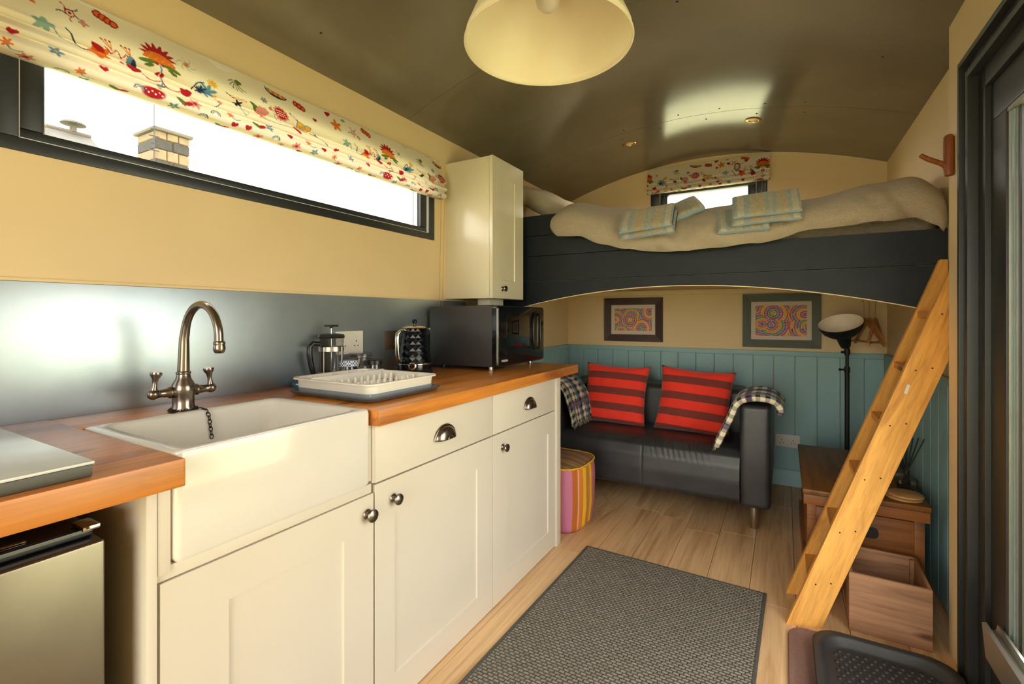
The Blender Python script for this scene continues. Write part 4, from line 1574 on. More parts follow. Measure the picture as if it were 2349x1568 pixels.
ck = NT('blue_gingham_lid')
chk = ck.n('TexChecker')
chk.inputs['Scale'].default_value = 150
chk.inputs['Color1'].default_value = lin('3d5a90')
chk.inputs['Color2'].default_value = lin('e4e4e4')
ck.l(ck.coords(), chk.inputs['Vector'])
ck.set(Base_Color=chk.outputs[0], Roughness=0.4)
jar('jam_jar', 'small glass jar with blue gingham lid behind the dish rack', -1.515, 1.335, 0.034, 0.082, ck.m, 0.037, 0.018)
jar('storage_jar', 'small glass jar with black lid behind the dish rack', -1.505, 1.46, 0.033, 0.078, M['black_plastic'], 0.0355, 0.017)
jj, ll = jar('preserving_jar', 'wide clip top glass jar in front of the white wall socket', -1.595, 1.47, 0.05, 0.10, M['clear'], 0.05, 0.022)
MB().tube([(-1.595 + 0.052 * math.cos(a), 1.47 + 0.052 * math.sin(a), TOP + 0.094) for a in np.linspace(0, 2 * PI, 28)], 0.0014, 6, False).build('wire_clip', M['steel'], jj)
tag(MB().box(-1.645, -1.56, 1.17, 1.24, TOP + 0.0006, TOP + 0.016, 0.005).build('sponge_cloth', M['blue_cloth']), 'small blue cloth on the worktop behind the dish rack', 'cloth')


def socket(label, c, axis, w=0.146, h=0.086, mat='white_plastic', holes=True, name='wall_socket'):
    s_ = thing(name, label, 'socket', c)
    def P(m, a0, a1, z0, z1, d0, d1, bev):
        if axis == 'x':      # on the left wall, facing +x; a runs along y
            return m.box(c[0] + d0, c[0] + d1, c[1] + a0, c[1] + a1, c[2] + z0, c[2] + z1, bev)
        return m.box(c[0] + a0, c[0] + a1, c[1] - d1, c[1] - d0, c[2] + z0, c[2] + z1, bev)
    P(MB(), -w / 2, w / 2, -h / 2, h / 2, 0.0, 0.009, 0.0025).build('face_plate', M[mat], s_)
    if holes:
        for k2 in (-1, 1):
            a = k2 * w * 0.235
            mm = MB()
            P(mm, a - 0.002, a + 0.002, 0.002, 0.010, 0.0085, 0.0095, 0)
            P(mm, a - 0.013, a - 0.006, -0.016, -0.012, 0.0085, 0.0095, 0)
            P(mm, a + 0.006, a + 0.013, -0.016, -0.012, 0.0085, 0.0095, 0)
            mm.build('pin_holes', M['black_matte'], s_, 0)
            P(MB(), a - 0.006, a + 0.006, 0.02, 0.034, 0.009, 0.0125, 0.001).build('rocker_switch', M[mat], s_)
    return s_


socket('white double wall socket on the splashback behind the cafetiere', (XL + 0.0118, 1.458, 1.085), 'x', 0.15, 0.1)
socket('brown switch plate on the splashback behind the kettle', (XL + 0.0118, 1.715, 1.085), 'x', 0.085, 0.09, 'brown_plastic', False, 'switch_plate')
socket('white double socket low on the teal panelling beside the trunk', (0.0 + 0.02, YB - 0.0145, 0.315), 'y', 0.15, 0.09)

# dish rack and drip tray
RX0, RX1, RY0, RY1 = -1.475, -1.105, 1.055, 1.375
rcx, rcy, rhx, rhy = (RX0 + RX1) / 2, (RY0 + RY1) / 2, (RX1 - RX0) / 2, (RY1 - RY0) / 2
t_ = thing('drip_tray', 'dark grey drip tray under the white dish rack', 'tray', (rcx, rcy, TOP))
MB().loft([rr(rcx, rcy, rhx + 0.0, rhy + 0.0, 0.03, TOP + 0.0006), rr(rcx, rcy, rhx + 0.012, rhy + 0.012, 0.035, TOP + 0.006), rr(rcx, rcy, rhx + 0.022, rhy + 0.022, 0.04, TOP + 0.017), rr(rcx, rcy, rhx + 0.018, rhy + 0.018, 0.038, TOP + 0.0175), rr(rcx, rcy, rhx + 0.008, rhy + 0.008, 0.034, TOP + 0.007), rr(rcx, rcy, rhx - 0.01, rhy - 0.01, 0.03, TOP + 0.005)]).build('tray', M['dgrey_plastic'], t_, 50)
rk = thing('dish_rack', 'white collapsible dish rack with grey band standing on a drip tray', 'dish rack', (rcx, rcy, TOP + 0.006))
z0 = TOP + 0.0085
MB().loft([rr(rcx, rcy, rhx - 0.012, rhy - 0.012, 0.03, z0), rr(rcx, rcy, rhx - 0.004, rhy - 0.004, 0.034, z0 + 0.004), rr(rcx, rcy, rhx - 0.002, rhy - 0.002, 0.034, z0 + 0.018), rr(rcx, rcy, rhx - 0.008, rhy - 0.008, 0.03, z0 + 0.018), rr(rcx, rcy, rhx - 0.012, rhy - 0.012, 0.03, z0 + 0.008)]).build('silicone_band', M['grey_plastic'], rk, 50)
MB().loft([rr(rcx, rcy, rhx - 0.003, rhy - 0.003, 0.034, z0 + 0.0185), rr(rcx, rcy, rhx, rhy, 0.036, z0 + 0.044), rr(rcx, rcy, rhx + 0.012, rhy + 0.012, 0.044, z0 + 0.046), rr(rcx, rcy, rhx + 0.012, rhy + 0.012, 0.044, z0 + 0.051), rr(rcx, rcy, rhx - 0.002, rhy - 0.002, 0.036, z0 + 0.051), rr(rcx, rcy, rhx - 0.006, rhy - 0.006, 0.034, z0 + 0.02)], False, False).build('basket_wall', M['white_plastic'], rk, 50)
m = MB()
m.box(RX0 + 0.012, RX1 - 0.012, RY0 + 0.012, RY1 - 0.012, z0 + 0.012, z0 + 0.016)
m.build('basket_floor', M['white_plastic'], rk)
# cutlery compartments along the wall side
m = MB()
xw = RX0 + 0.1
m.box(xw, xw + 0.004, RY0 + 0.006, RY1 - 0.006, z0 + 0.016, z0 + 0.051, 0.001)
for yy in (0.25, 0.5, 0.75):
    m.box(RX0 + 0.006, xw, RY0 + (RY1 - RY0) * yy - 0.002, RY0 + (RY1 - RY0) * yy + 0.002, z0 + 0.016, z0 + 0.047, 0.001)
m.box(RX0 + 0.006, xw, RY0 + 0.006, RY1 - 0.006, z0 + 0.024, z0 + 0.027)
m.box(xw - 0.003, xw + 0.007, RY0 - 0.004, RY1 + 0.004, z0 + 0.0512, z0 + 0.055, 0.0015)
m.build('cutlery_tray', M['white_plastic'], rk)
proto = None
for row, xx in enumerate((RX0 + 0.175, RX0 + 0.285)):
    for kk in range(10):
        yy = RY0 + 0.03 + kk * (RY1 - RY0 - 0.06) / 9
        if proto is None:
            proto = MB().lathe([(0.0075, z0 + 0.016), (0.0065, z0 + 0.036), (0.0055, z0 + 0.046), (0.0025, z0 + 0.05)], (xx, yy, 0), 10).build('prong', M['white_plastic'], rk, 60)
            p0 = (xx, yy)
        else:
            c = proto.copy()
            COL.objects.link(c)
            c.location = (xx - p0[0], yy - p0[1], 0)

# ================================================================== loft bed
YF = 2.585
bd = thing('loft_bed', 'dark slate painted loft bed built across the room above the sofa', 'bed', (-0.55, 3.25, 1.4))


def under(x):
    d = (x + 0.50) / 1.1
    return 1.362 - 0.155 * d * d


def planked(x0, x1, zlo, zhi, y0=YF, y1=YF + 0.03):
    n = max(2, int((x1 - x0) / 0.06))
    xs = [x0 + (x1 - x0) * i / n for i in range(n + 1)]
    f = zlo if callable(zlo) else (lambda x: zlo)
    MB().prism([(x, f(x)) for x in xs] + [(x1, zhi), (x0, zhi)], 'y', y0, y1).build('plank', M['slate_paint'], bd, 0)


planked(XL + 0.003, XR - 0.003, under, 1.412)
planked(XL + 0.003, XR - 0.003, 1.4155, 1.562)
planked(XL + 0.003, -0.745, 1.5655, 1.685)
planked(XL + 0.003, -1.0, 1.6885, 1.81)
n = 30
xs = [XL + 0.003 + (XR - XL - 0.006) * i / n for i in range(n + 1)]
MB().prism([(x, under(x) - 0.0045) for x in xs] + [(x, under(x) - 0.0005) for x in reversed(xs)], 'y', YF + 0.002, YF + 0.03).build('arch_edge', M['wall'], bd, 40)
MB().box(XL + 0.003, XR - 0.003, YF + 0.031, YB - 0.003, 1.408, 1.44).build('base_board', M['wall'], bd, 0)
MB().box(XL + 0.004, XR - 0.004, YB - 0.03, YB - 0.004, 1.37, 1.407, 0.004).build('batten', M['wall'], bd)

mt = thing('mattress', 'thin grey beige mattress on the loft bed under the duvet', 'mattress', (-0.5, 3.27, 1.44))
MB().loft([rr(-0.545, 3.28, 1.1, 0.63, 0.04, 1.4405), rr(-0.545, 3.28, 1.115, 0.645, 0.06, 1.47), rr(-0.545, 3.28, 1.115, 0.645, 0.06, 1.63), rr(-0.545, 3.28, 1.09, 0.62, 0.06, 1.66)]).build('mattress_body', M['sheet'], mt, 60)

# duvet: a quilt that lies on the mattress and hangs over the front planks
ZTOP = [(-1.22, 1.80), (-1.1, 1.885), (-0.86, 1.83), (-0.6, 1.785), (-0.42, 1.765), (-0.24, 1.775), (0.1, 1.757), (0.36, 1.80), (0.48, 1.815), (0.57, 1.76)]
ZBOT = [(-1.2, 1.72), (-1.12, 1.665), (-1.0, 1.655), (-0.85, 1.60), (-0.73, 1.56), (-0.45, 1.535), (-0.1, 1.55), (0.12, 1.592), (0.3, 1.60), (0.46, 1.612), (0.54, 1.575), (0.57, 1.545)]


def duvet(u, v):
    x = -1.19 + 1.755 * u
    zt, zb = interp(x, ZTOP), interp(x, ZBOT)
    yf = 2.515 - 0.025 * math.sin(3.0 * u * PI) ** 2
    if v < 0.55:
        t = v / 0.55
        y = 3.80 + (2.84 - 3.80) * t
        z = 1.71 + (zt - 1.71) * sm(0.0, 0.75, t)
        z += 0.02 * nz(x * 4, y * 4) + 0.01 * nz(x * 11, y * 11)
    else:
        t = (v - 0.55) / 0.45
        if t < 0.42:
            a = t / 0.42 * PI / 2
            y = 2.84 + (yf - 2.84) * math.sin(a)
            z = zt - (1 - math.cos(a)) * (zt - zb) * 0.7
        else:
            q = (t - 0.42) / 0.58
            z1_ = zt - (zt - zb) * 0.7
            z = z1_ + (zb - z1_) * q
            y = yf + 0.012 * math.sin(q * PI) * -1 + 0.018 * q
        k_ = sm(0.0, 0.5, t)
        f = 0.016 * nz(x * 6 + z * 5, 3.1, z * 4) + 0.010 * nz(x * 15 + z * 11, 9.2, z * 10) - 0.022 * abs(nz(x * 6 - z * 7, 4.4, y * 3)) + 0.010 * abs(nz(x * 13 + z * 9, 1.4, 2.0))
        f += 0.008 * math.sin((x * 1.0 + (z - 1.6) * 2.2) * 24) * sm(-0.8, -0.5, x) * (1 - sm(0.0, 0.3, x))
        y += f * k_
        z += 0.008 * nz(x * 9, 7.7) * k_
    # plump ends
    e = min(1.0, u / 0.05, (1 - u) / 0.05)
    e = math.sqrt(max(0.0, 1 - (1 - e) ** 2))
    zc = 1.69 if v < 0.55 else z
    yy = y + (1 - e) * (0.05 if v >= 0.55 else 0.0)
    z = zc + (z - zc) * (0.45 + 0.55 * e)
    return (x, yy, z)


m = MB().grid(duvet, 130, 74)
dv = thing('duvet', 'rumpled oatmeal duvet hanging over the front of the loft bed', 'duvet', (-0.3, 3.1, 1.7))
m.build('cover', M['duvet'], dv, 180, sub=1, solid=0.03)


def pillow_mesh(w, h, t, nu=24, nv=18, seed=0.0, pinch=0.07, wr=0.006):
    m = MB()
    for sg in (1, -1):
        def fn(u, v):
            a, b = u * 2 - 1, v * 2 - 1
            pa, pb = 1 - pinch * (1 - a * a) * 0.0, 1
            x = a * w / 2 * (1 - pinch * (1 - b * b))
            z = b * h / 2 * (1 - pinch * (1 - a * a))
            th = t / 2 * (max(0, 1 - a ** 4) ** 0.5) * (max(0, 1 - b ** 4) ** 0.5)
            th *= 1 + 0.12 * nz(a * 2 + seed, b * 2, sg)
            y = sg * th + wr * nz(a * 5 + seed, b * 5, 3 * sg) * min(1, th / (t * 0.2))
            return (x, y, z)
        m.grid(fn, nu, nv)
    return m


def weld(o):
    b = bmesh.new()
    b.from_mesh(o.data)
    bmesh.ops.remove_doubles(b, verts=b.verts, dist=0.0004)
    bmesh.ops.recalc_face_normals(b, faces=b.faces)
    b.to_mesh(o.data)
    b.free()
    return o


def place_soft(m, name, label, cat, mat, loc, rot, part='cover', group=None):
    t = thing(name, label, cat, (0, 0, 0), group)
    o = m.build(part, mat, t, 180)
    weld(o)
    t.location = loc
    t.rotation_euler = rot
    return t


place_soft(pillow_mesh(0.68, 0.46, 0.15, seed=2.0), 'pillow', 'plump pale pillow propped at the wall end of the loft bed above the cupboard', 'pillow', M['pillow'], (-1.37, 3.08, 1.945), (PI / 2 + 0.15, math.radians(-30) * -1, 0.1))
place_soft(pillow_mesh(0.62, 0.44, 0.13, seed=5.0), 'pillow', 'flat pale pillow lying low on the loft bed beneath the propped pillow', 'pillow', M['pillow'], (-1.34, 3.22, 1.745), (PI / 2, 0, 0.05))


def towel(label, c, w, d, h, rot, layers=2, tilt=(0, 0)):
    """folded towel: a rounded cushion-like bundle with folded layers showing at the front"""
    t = thing('folded_towel', label, 'towel', (0, 0, 0), None)
    hh = h / layers
    for L in range(layers):
        def fn(u, v, L=L):
            # u across the width, v around the folded cross-section (back, over the top, round the front fold, underneath)
            x = (u - 0.5) * w * (1 - 0.03 * L)
            a = v * 2 * PI
            ca, sa = math.cos(a), math.sin(a)
            y = d / 2 * math.copysign(abs(ca) ** 0.35, ca)
            z = hh / 2 * math.copysign(abs(sa) ** 0.75, sa)
            e = min(1, u / 0.04, (1 - u) / 0.04)
            z *= 0.35 + 0.65 * math.sqrt(max(0, 1 - (1 - e) ** 2))
            z += hh * (L + 0.5) + 0.006 * nz(x * 9, y * 9, L)
            y += 0.006 * nz(x * 12, z * 30, 5 + L) + 0.008 * L
            return (x, y, z)
        m = MB().grid(fn, 30, 36, lambda u, v: (u * 1.0 + 0.03, 0.5 if 0.05 < v < 0.45 else 1.5))
        o = m.build('folded_layer', M['towel'], t, 180, sub=1)
    t.location = c
    t.rotation_euler = (tilt[0], tilt[1], rot)
    return t


towel('blue and tan striped folded towel on the left of the duvet', (-0.60, 2.475, 1.655), 0.275, 0.15, 0.075, -0.06, 2, (0.95, -0.06))
towel('small crumpled striped towel lying behind the left folded towel', (-0.455, 2.60, 1.735), 0.18, 0.15, 0.05, 0.3, 1, (0.6, -0.35))
towel('blue and tan striped folded towel on the right of the duvet', (-0.075, 2.475, 1.67), 0.28, 0.15, 0.07, 0.08, 2, (0.9, -0.04))
towel('cream cloth folded under the right striped towel', (-0.175, 2.515, 1.641), 0.22, 0.15, 0.045, 0.14, 1, (0.9, -0.04))

# ================================================================== sofa
sf = thing('sofa', 'two seat black leather sofa with steel legs under the loft bed', 'sofa', (-0.777, 3.4, 0))
SXL, SXR, AW = -1.49, -0.065, 0.155
SY0_, SY1_ = 2.985, 3.86
for x0 in (SXL, SXR - AW):
    m = MB().box(x0, x0 + AW, SY0_, SY1_, 0.12, 0.70, 0.032, 5)
    m.build('armrest', M['leather'], sf, 60)
    # piping seam on the front of the arm
m = MB()
prof = [(3.70, 0.125), (3.02, 0.125), (2.992, 0.145), (2.986, 0.25), (2.992, 0.34), (3.01, 0.395), (3.05, 0.425), (3.12, 0.437), (3.4, 0.425), (3.72, 0.405)]
def seatfn(u, v):
    x = SXL + AW + 0.001 + (SXR - SXL - 2 * AW - 0.002) * u
    i = v * (len(prof) - 1)
    k0 = min(int(i), len(prof) - 2)
    t = i - k0
    y = prof[k0][0] * (1 - t) + prof[k0 + 1][0] * t
    z = prof[k0][1] * (1 - t) + prof[k0 + 1][1] * t
    # slight dishing, gathered folds right of the centre seam
    wv = math.exp(-((z - 0.40) / 0.05) ** 2) if y < 3.1 else math.exp(-((y - 3.08) / 0.06) ** 2) * 0.6
    z += 0.0016 * math.sin(x * 190 + z * 60 + 3 * nz(x * 12)) * wv * sm(-0.76, -0.68, x) * (1 - sm(-0.42, -0.34, x))
    y -= 0.0014 * math.sin(x * 190 + z * 60 + 1 + 3 * nz(x * 12)) * wv * sm(-0.76, -0.68, x) * (1 - sm(-0.42, -0.34, x))
    sd_ = abs(x + 0.777)
    if sd_ < 0.006:
        if y < 3.05:
            y += 0.004 * (1 - sd_ / 0.006)
        else:
            z -= 0.004 * (1 - sd_ / 0.006)
    return (x, y, z)
m.grid(seatfn, 220, 45)
m.build('seat', M['leather'], sf, 180)
MB().box(SXL + AW + 0.003, SXR - AW - 0.003, 3.56, SY1_ - 0.002, 0.18, 0.70, 0.05, 5).build('backrest', M['leather'], sf, 60)
MB().box(SXL + AW, SXR - AW, 3.03, 3.84, 0.122, 0.2).build('base_frame', M['black_matte'], sf, 0)
for (lx, ly) in ((-0.148, 3.035), (-1.407, 3.035), (-0.148, 3.78), (-1.407, 3.78)):
    MB().lathe([(0.0001, 0.0), (0.021, 0.0), (0.0225, 0.003), (0.0225, 0.118), (0.0001, 0.1185)], (lx, ly, 0), 24).build('leg', M['steel'], sf)

# cushions (cushion stripes follow their own height)
def cushion(label, loc, rot, w, h, seed):
    t = thing('cushion', label, 'cushion', (0, 0, 0))
    o = weld(pillow_mesh(w, h, 0.15, 30, 26, seed, 0.085, 0.010).build('cover', M['cushion'], t, 180))
    t.location = loc
    t.rotation_euler = rot
    return t


cushion('red and maroon striped cushion on the left of the sofa', (-1.085, 3.43, 0.625), (-0.30, math.radians(2.0), 0.05), 0.475, 0.45, 1.0)
cushion('red and maroon striped cushion on the right of the sofa by the checked throw', (-0.535, 3.43, 0.622), (-0.30, math.radians(3.0), -0.06), 0.49, 0.455, 8.0)


# checked throws folded over the arms
def throw(label, path, y0, y1, seed, lean=0.0, thick=0.026):
    t = thing('throw_blanket', label, 'throw', (path[2][0], (y0 + y1) / 2, path[0][1]))
    pts = [Vector((p[0], 0, p[1])) for p in path]
    dense = []
    for i in range(len(pts) - 1):
        p0, p1, p2, p3 = pts[max(0, i - 1)], pts[i], pts[i + 1], pts[min(len(pts) - 1, i + 2)]
        for q in np.linspace(0, 1, 10, endpoint=False):
            dense.append(0.5 * ((2 * p1) + (-p0 + p2) * q + (2 * p0 - 5 * p1 + 4 * p2 - p3) * q * q + (-p0 + 3 * p1 - 3 * p2 + p3) * q ** 3))
    dense.append(pts[-1])
    L = [0]
    for a, b in zip(dense, dense[1:]):
        L.append(L[-1] + (b - a).length)
    def at(s):
        x = np.interp(s, L, [d[0] for d in dense])
        z = np.interp(s, L, [d[2] for d in dense])
        return x, z
    tot = L[-1]
    nu, nv = 60, 36
    def fn(u, v):
        s = u * tot
        x, z = at(s)
        y = y0 + (y1 - y0) * v + lean * (1 - u) * (1 - v)
        y += 0.012 * nz(s * 9 + seed, v * 2) * (1 if v > 0.5 else 1)
        bulge = 0.012 * nz(s * 7, v * 4 + seed) + 0.006 * math.sin(v * 22 + s * 6)
        e = min(1, v / 0.12, (1 - v) / 0.12)
        z += bulge * 0.7 - 0.014 * (1 - math.sqrt(max(0, 1 - (1 - e) ** 2)))
        x += bulge * 0.5
        return (x, y, z)
    m = MB().grid(fn, nu, nv, lambda u, v: (v * abs(y1 - y0), u * tot))
    o = m.build('blanket', M['plaid'], t, 180, solid=thick, sub=1)
    # fringe on the seat end
    m = MB()
    rnd = random.Random(seed)
    for kk in range(34):
        v = (kk + 0.5) / 34
        p = Vector(fn(0.0, v))
        q = Vector(fn(0.03, v))
        d_ = (p - q).normalized()
        L_ = 0.035 + 0.02 * rnd.random()
        e_ = p + d_ * L_ * 0.6 + Vector((rnd.uniform(-0.012, 0.012), rnd.uniform(-0.015, 0.01), -0.012))
        if e_.z < 0.44:
            e_.z = 0.441
        m.tube([tuple(p), tuple(p.lerp(e_, 0.5) + Vector((rnd.uniform(-0.004, 0.004), 0, 0.003))), tuple(e_)], [0.0022, 0.0024, 0.0014], 5)
    stuff(m.build('fringe', M['fringe'], t, 60))
    return t


throw('black and cream checked throw with fringe over the right sofa arm', [(-0.335, 0.468), (-0.31, 0.53), (-0.262, 0.64), (-0.225, 0.72), (-0.14, 0.752), (-0.06, 0.742), (-0.018, 0.70), (-0.026, 0.67)], 2.972, 3.36, 3, -0.06, 0.036)
throw('black and cream checked throw over the left sofa arm behind the worktop end', [(-1.235, 0.465), (-1.25, 0.53), (-1.285, 0.66), (-1.345, 0.735), (-1.42, 0.75), (-1.5, 0.735), (-1.535, 0.67), (-1.53, 0.60)], 2.98, 3.36, 5)

# striped pouffe
PX_, PY_ = -1.17, 2.585
pf = thing('pouffe', 'striped yellow and orange pouffe on the floor beside the end cabinet', 'pouffe', (PX_, PY_, 0))


def poufr(a):
    # rounded square
    c, s_ = math.cos(a), math.sin(a)
    return 0.205 / ((abs(c) ** 3.2 + abs(s_) ** 3.2) ** (1 / 3.2))


PZ = 0.375
def pside(u, v):
    a = u * 2 * PI
    r = poufr(a)
    prof_ = interp(v, [(0.0, 0.86), (0.06, 0.95), (0.4, 1.0), (0.8, 1.0), (0.95, 0.985), (1.0, 0.96)])
    r *= prof_ * (1 + 0.012 * nz(a * 3, v * 3))
    return (PX_ + r * math.cos(a), PY_ + r * math.sin(a), 0.002 + PZ * 0.96 * v)
m = MB().grid(pside, 72, 16, lambda u, v: (u * 5 + 0.76, v), wrap=True)
m.f.append(tuple(range(71, -1, -1)))
m.build('side_cover', M['pouf'], pf, 60)
def ptop(u, v):
    a = u * 2 * PI
    r = poufr(a) * 0.96 * max(v, 1e-3)
    z = PZ * 0.962 + 0.03 * (1 - v ** 3) + 0.004 * nz(r * 8, a)
    return (PX_ + r * math.cos(a), PY_ + r * math.sin(a), z)
m = MB()
m.grid(ptop, 72, 10, lambda u, v: (3 * v * math.sin(u * 2 * PI), v), wrap=True)
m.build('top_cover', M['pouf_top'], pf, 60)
m = MB().tube([(PX_ + poufr(a) * 0.975 * math.cos(a), PY_ + poufr(a) * 0.975 * math.sin(a), PZ * 0.962 + 0.004 * nz(a * 9)) for a in np.linspace(0, 2 * PI, 90)], 0.0055, 6, False)
m.build('piping', plain('yellow_piping', 'd8a428', 0.9, var=0.3, nscale=40), pf, 60)

# ================================================================== pictures
def picture(label, x0, x1, z0, z1, fw, frame, mw_, art, seed):
    t = thing('framed_picture', label, 'picture', ((x0 + x1) / 2, YB, z0))
    yb_ = YB
    # four mitred frame rails
    O = [(x0, z0), (x1, z0), (x1, z1), (x0, z1)]
    I = [(x0 + fw, z0 + fw), (x1 - fw, z0 + fw), (x1 - fw, z1 - fw), (x0 + fw, z1 - fw)]
    for i in range(4):
        j = (i + 1) % 4
        m = MB()
        m.loft([[(O[i][0], yb_, O[i][1]), (O[j][0], yb_, O[j][1]), (I[j][0], yb_, I[j][1]), (I[i][0], yb_, I[i][1])],
                [(O[i][0], yb_ - 0.022, O[i][1]), (O[j][0], yb_ - 0.022, O[j][1]), (I[j][0], yb_ - 0.016, I[j][1]), (I[i][0], yb_ - 0.016, I[i][1])]])
        m.build('frame_rail', M[frame], t, 0)
    MB().box(x0 + fw, x1 - fw, yb_ - 0.007, yb_ - 0.001, z0 + fw, z1 - fw).build('mount', M['mount'], t, 0)
    a0, a1, b0, b1 = x0 + fw + mw_, x1 - fw - mw_, z0 + fw + mw_, z1 - fw - mw_
    nx_, nz_ = 150, 100
    m = MB().grid(lambda u, v: (a0 + (a1 - a0) * u, yb_ - 0.0078, b0 + (b1 - b0) * v), nx_, nz_)
    o = m.build('painting', M['paintprint'], t, 0)
    me = o.data
    C = art(nx_ + 1, nz_ + 1, seed)
    ca = me.color_attributes.new('print', 'FLOAT_COLOR', 'POINT')
    ca.data.foreach_set('color', C.reshape(-1, 4).astype(np.float32).ravel())
    return t


M['paintprint'] = printmat('dot_painting_on_paper', 0.7, 0.05)


def dots(nx_, nz_, seed):
    rs = np.random.RandomState(seed)
    X, Z = np.meshgrid(np.linspace(0, 1.5, nx_), np.linspace(0, 1, nz_))
    paper = np.array(lin('e2d3ba'), dtype=np.float32)
    pal = [np.array(lin(c), dtype=np.float32) for c in ('d2502a', 'e0882a', 'b8326a', '2c58a8', '3a8440', 'd8b020', 'c84a2c', '6a3c98')]
    cent = rs.rand(6, 2) * np.array([1.5, 1.0])
    wz = 0.8 + 0.5 * rs.rand(6)
    Ds = np.array([np.hypot(X - c[0], (Z - c[1]) * w) for c, w in zip(cent, wz)])
    D, W_ = Ds.min(0), Ds.argmin(0)
    band = 0.075
    ringi = (D / band).astype(int)
    pick = (ringi * 3 + W_ * 5 + rs.randint(8)) % 8
    C = np.array(pal)[pick] * 0.95 + paper * 0.05
    ang = np.arctan2(Z - cent[W_, 1], X - cent[W_, 0])
    gap = (np.abs(((D / band) % 1.0) - 0.5) > 0.42) | ((((ang * (ringi + 0.7) * band / 0.05) % 1.0)) < 0.14)
    C[gap] = paper
    return C.astype(np.float32)


picture('dark brown framed dot painting on the back wall above the left cushion', -1.330, -0.846, 0.992, 1.352, 0.058, 'dark_wood_frame', 0.03, dots, 11)
picture('dark green framed dot painting on the back wall left of the lamp', -0.268, 0.222, 0.975, 1.362, 0.056, 'green_frame', 0.028, dots, 24)

# ================================================================== floor lamp
LX, LYY = 0.335, 3.56
lp = thing('floor_lamp', 'black floor lamp with tilted bowl shade behind the wooden trunk', 'lamp', (LX, LYY, 0))
MB().lathe([(0.0001, 0.0005), (0.115, 0.0005), (0.118, 0.008), (0.1, 0.018), (0.02, 0.024), (0.0001, 0.024)], (LX, LYY, 0), 30).build('base', M['black_matte'], lp)
MB().tube([(LX, LYY, 0.02), (LX, LYY, 0.88)], 0.0125, 14).build('pole', M['black_matte'], lp)
MB().tube([(LX, LYY, 0.86), (LX, LYY, 1.005)], 0.0095, 14).build('upper_pole', M['black_matte'], lp)
m = MB().lathe([(0.0145, 0.855), (0.0155, 0.86), (0.0155, 0.885), (0.0145, 0.89)], (LX, LYY, 0), 16)
m.tube([(LX, LYY, 0.872), (LX - 0.034, LYY - 0.01, 0.872)], 0.006, 8)
m.sphere((LX - 0.036, LYY - 0.011, 0.872), 0.009, 10, 8)
m.build('clamp_knob', M['black_matte'], lp, 50)
m = MB().lathe([(0.013, 0.96), (0.016, 0.97), (0.016, 0.99), (0.012, 1.005)], (LX, LYY, 0), 14)
m.tube([(LX, LYY, 0.98), (LX - 0.03, LYY - 0.008, 0.98)], 0.007, 8)
m.build('swivel_joint', M['black_matte'], lp, 50)
# bowl opens upward, tipped towards the room
tilt = Vector((-0.2, -0.42, 0.88)).normalized()
Rt = Vector((0, 0, 1)).rotation_difference(tilt).to_matrix()
base = Vector((LX - 0.012, LYY - 0.02, 1.03))
m = MB().lathe([(0.0001, -0.02), (0.024, -0.02), (0.03, 0.0), (0.04, 0.05), (0.046, 0.055)], tuple(base), 24, Rt)
hd_ = m.build('lamp_holder', M['black_matte'], lp, 40)
b0_ = base + tilt * 0.055
bowl = [(0.04, 0.0), (0.075, 0.018), (0.1, 0.042), (0.114, 0.072), (0.118, 0.092)]
sh = MB().lathe(bowl + [(0.1165, 0.0925)], tuple(b0_), 40, Rt, False).build('lamp_shade', M['black_matte'], lp, 60)
MB().lathe([(0.1165, 0.0925), (0.112, 0.072), (0.098, 0.044), (0.073, 0.021), (0.03, 0.006), (0.0001, 0.005)], tuple(b0_), 40, Rt, False).build('white_lining', plain('white_reflector', 'e8dcc8', 0.5), sh, 60)

# ================================================================== clothes hangers on a rail peg
def hanger(x, y, z, rot, label):
    h = thing('coat_hanger', label, 'hanger', (0, 0, 0), 'wooden coat hangers under the bed')
    m = MB()
    pts = [(0, 0, 0.045), (0.0, 0, 0.145), (0.016, 0, 0.16), (0.018, 0, 0.178), (0.004, 0, 0.191), (-0.012, 0, 0.183)]
    m.tube(pts, 0.002, 6)
    m.build('hook', M['brass'], h, 60)
    m = MB()
    N = 9
    L, Rr = [], []
    for i in range(N):
        t = i / (N - 1)
        xx = 0.2 * t
        zz = 0.04 - 0.15 * t ** 1.15
        w_ = 0.024 - 0.004 * t
        L.append((xx, zz + w_ / 2))
        Rr.append((xx, zz - w_ / 2))
    poly = L + Rr[::-1]
    mir = [(-p[0], p[1]) for p in poly][::-1]
    m.prism(poly, 'y', -0.007, 0.007)
    m.prism(mir, 'y', -0.007, 0.007)
    m.build('shoulder_bar', M['hanger_wood'], h, 40)
    MB().tube([(-0.185, 0, -0.1), (0.185, 0, -0.1)], 0.005, 8).build('trouser_bar', M['hanger_wood'], h, 60)
    h.location = (x, y, z)
    h.rotation_euler = (0, 0, math.radians(rot))
    return h


for hx_, ro, lab in ((0.435, 112, 'leftmost of the three wooden coat hangers right of the lamp'), (0.462, 105, 'middle of the three wooden coat hangers right of the lamp'), (0.492, 72, 'rightmost of the three wooden coat hangers, turned to show its triangle')):
    hanger(hx_, 3.69, 1.14, ro, lab)
tag(MB().tube([(0.36, 3.69, 1.322), (0.584, 3.69, 1.322)], 0.006, 10).build('hanging_rail', M['black_matte']), 'short dark rail under the bed holding the coat hangers', 'rail')

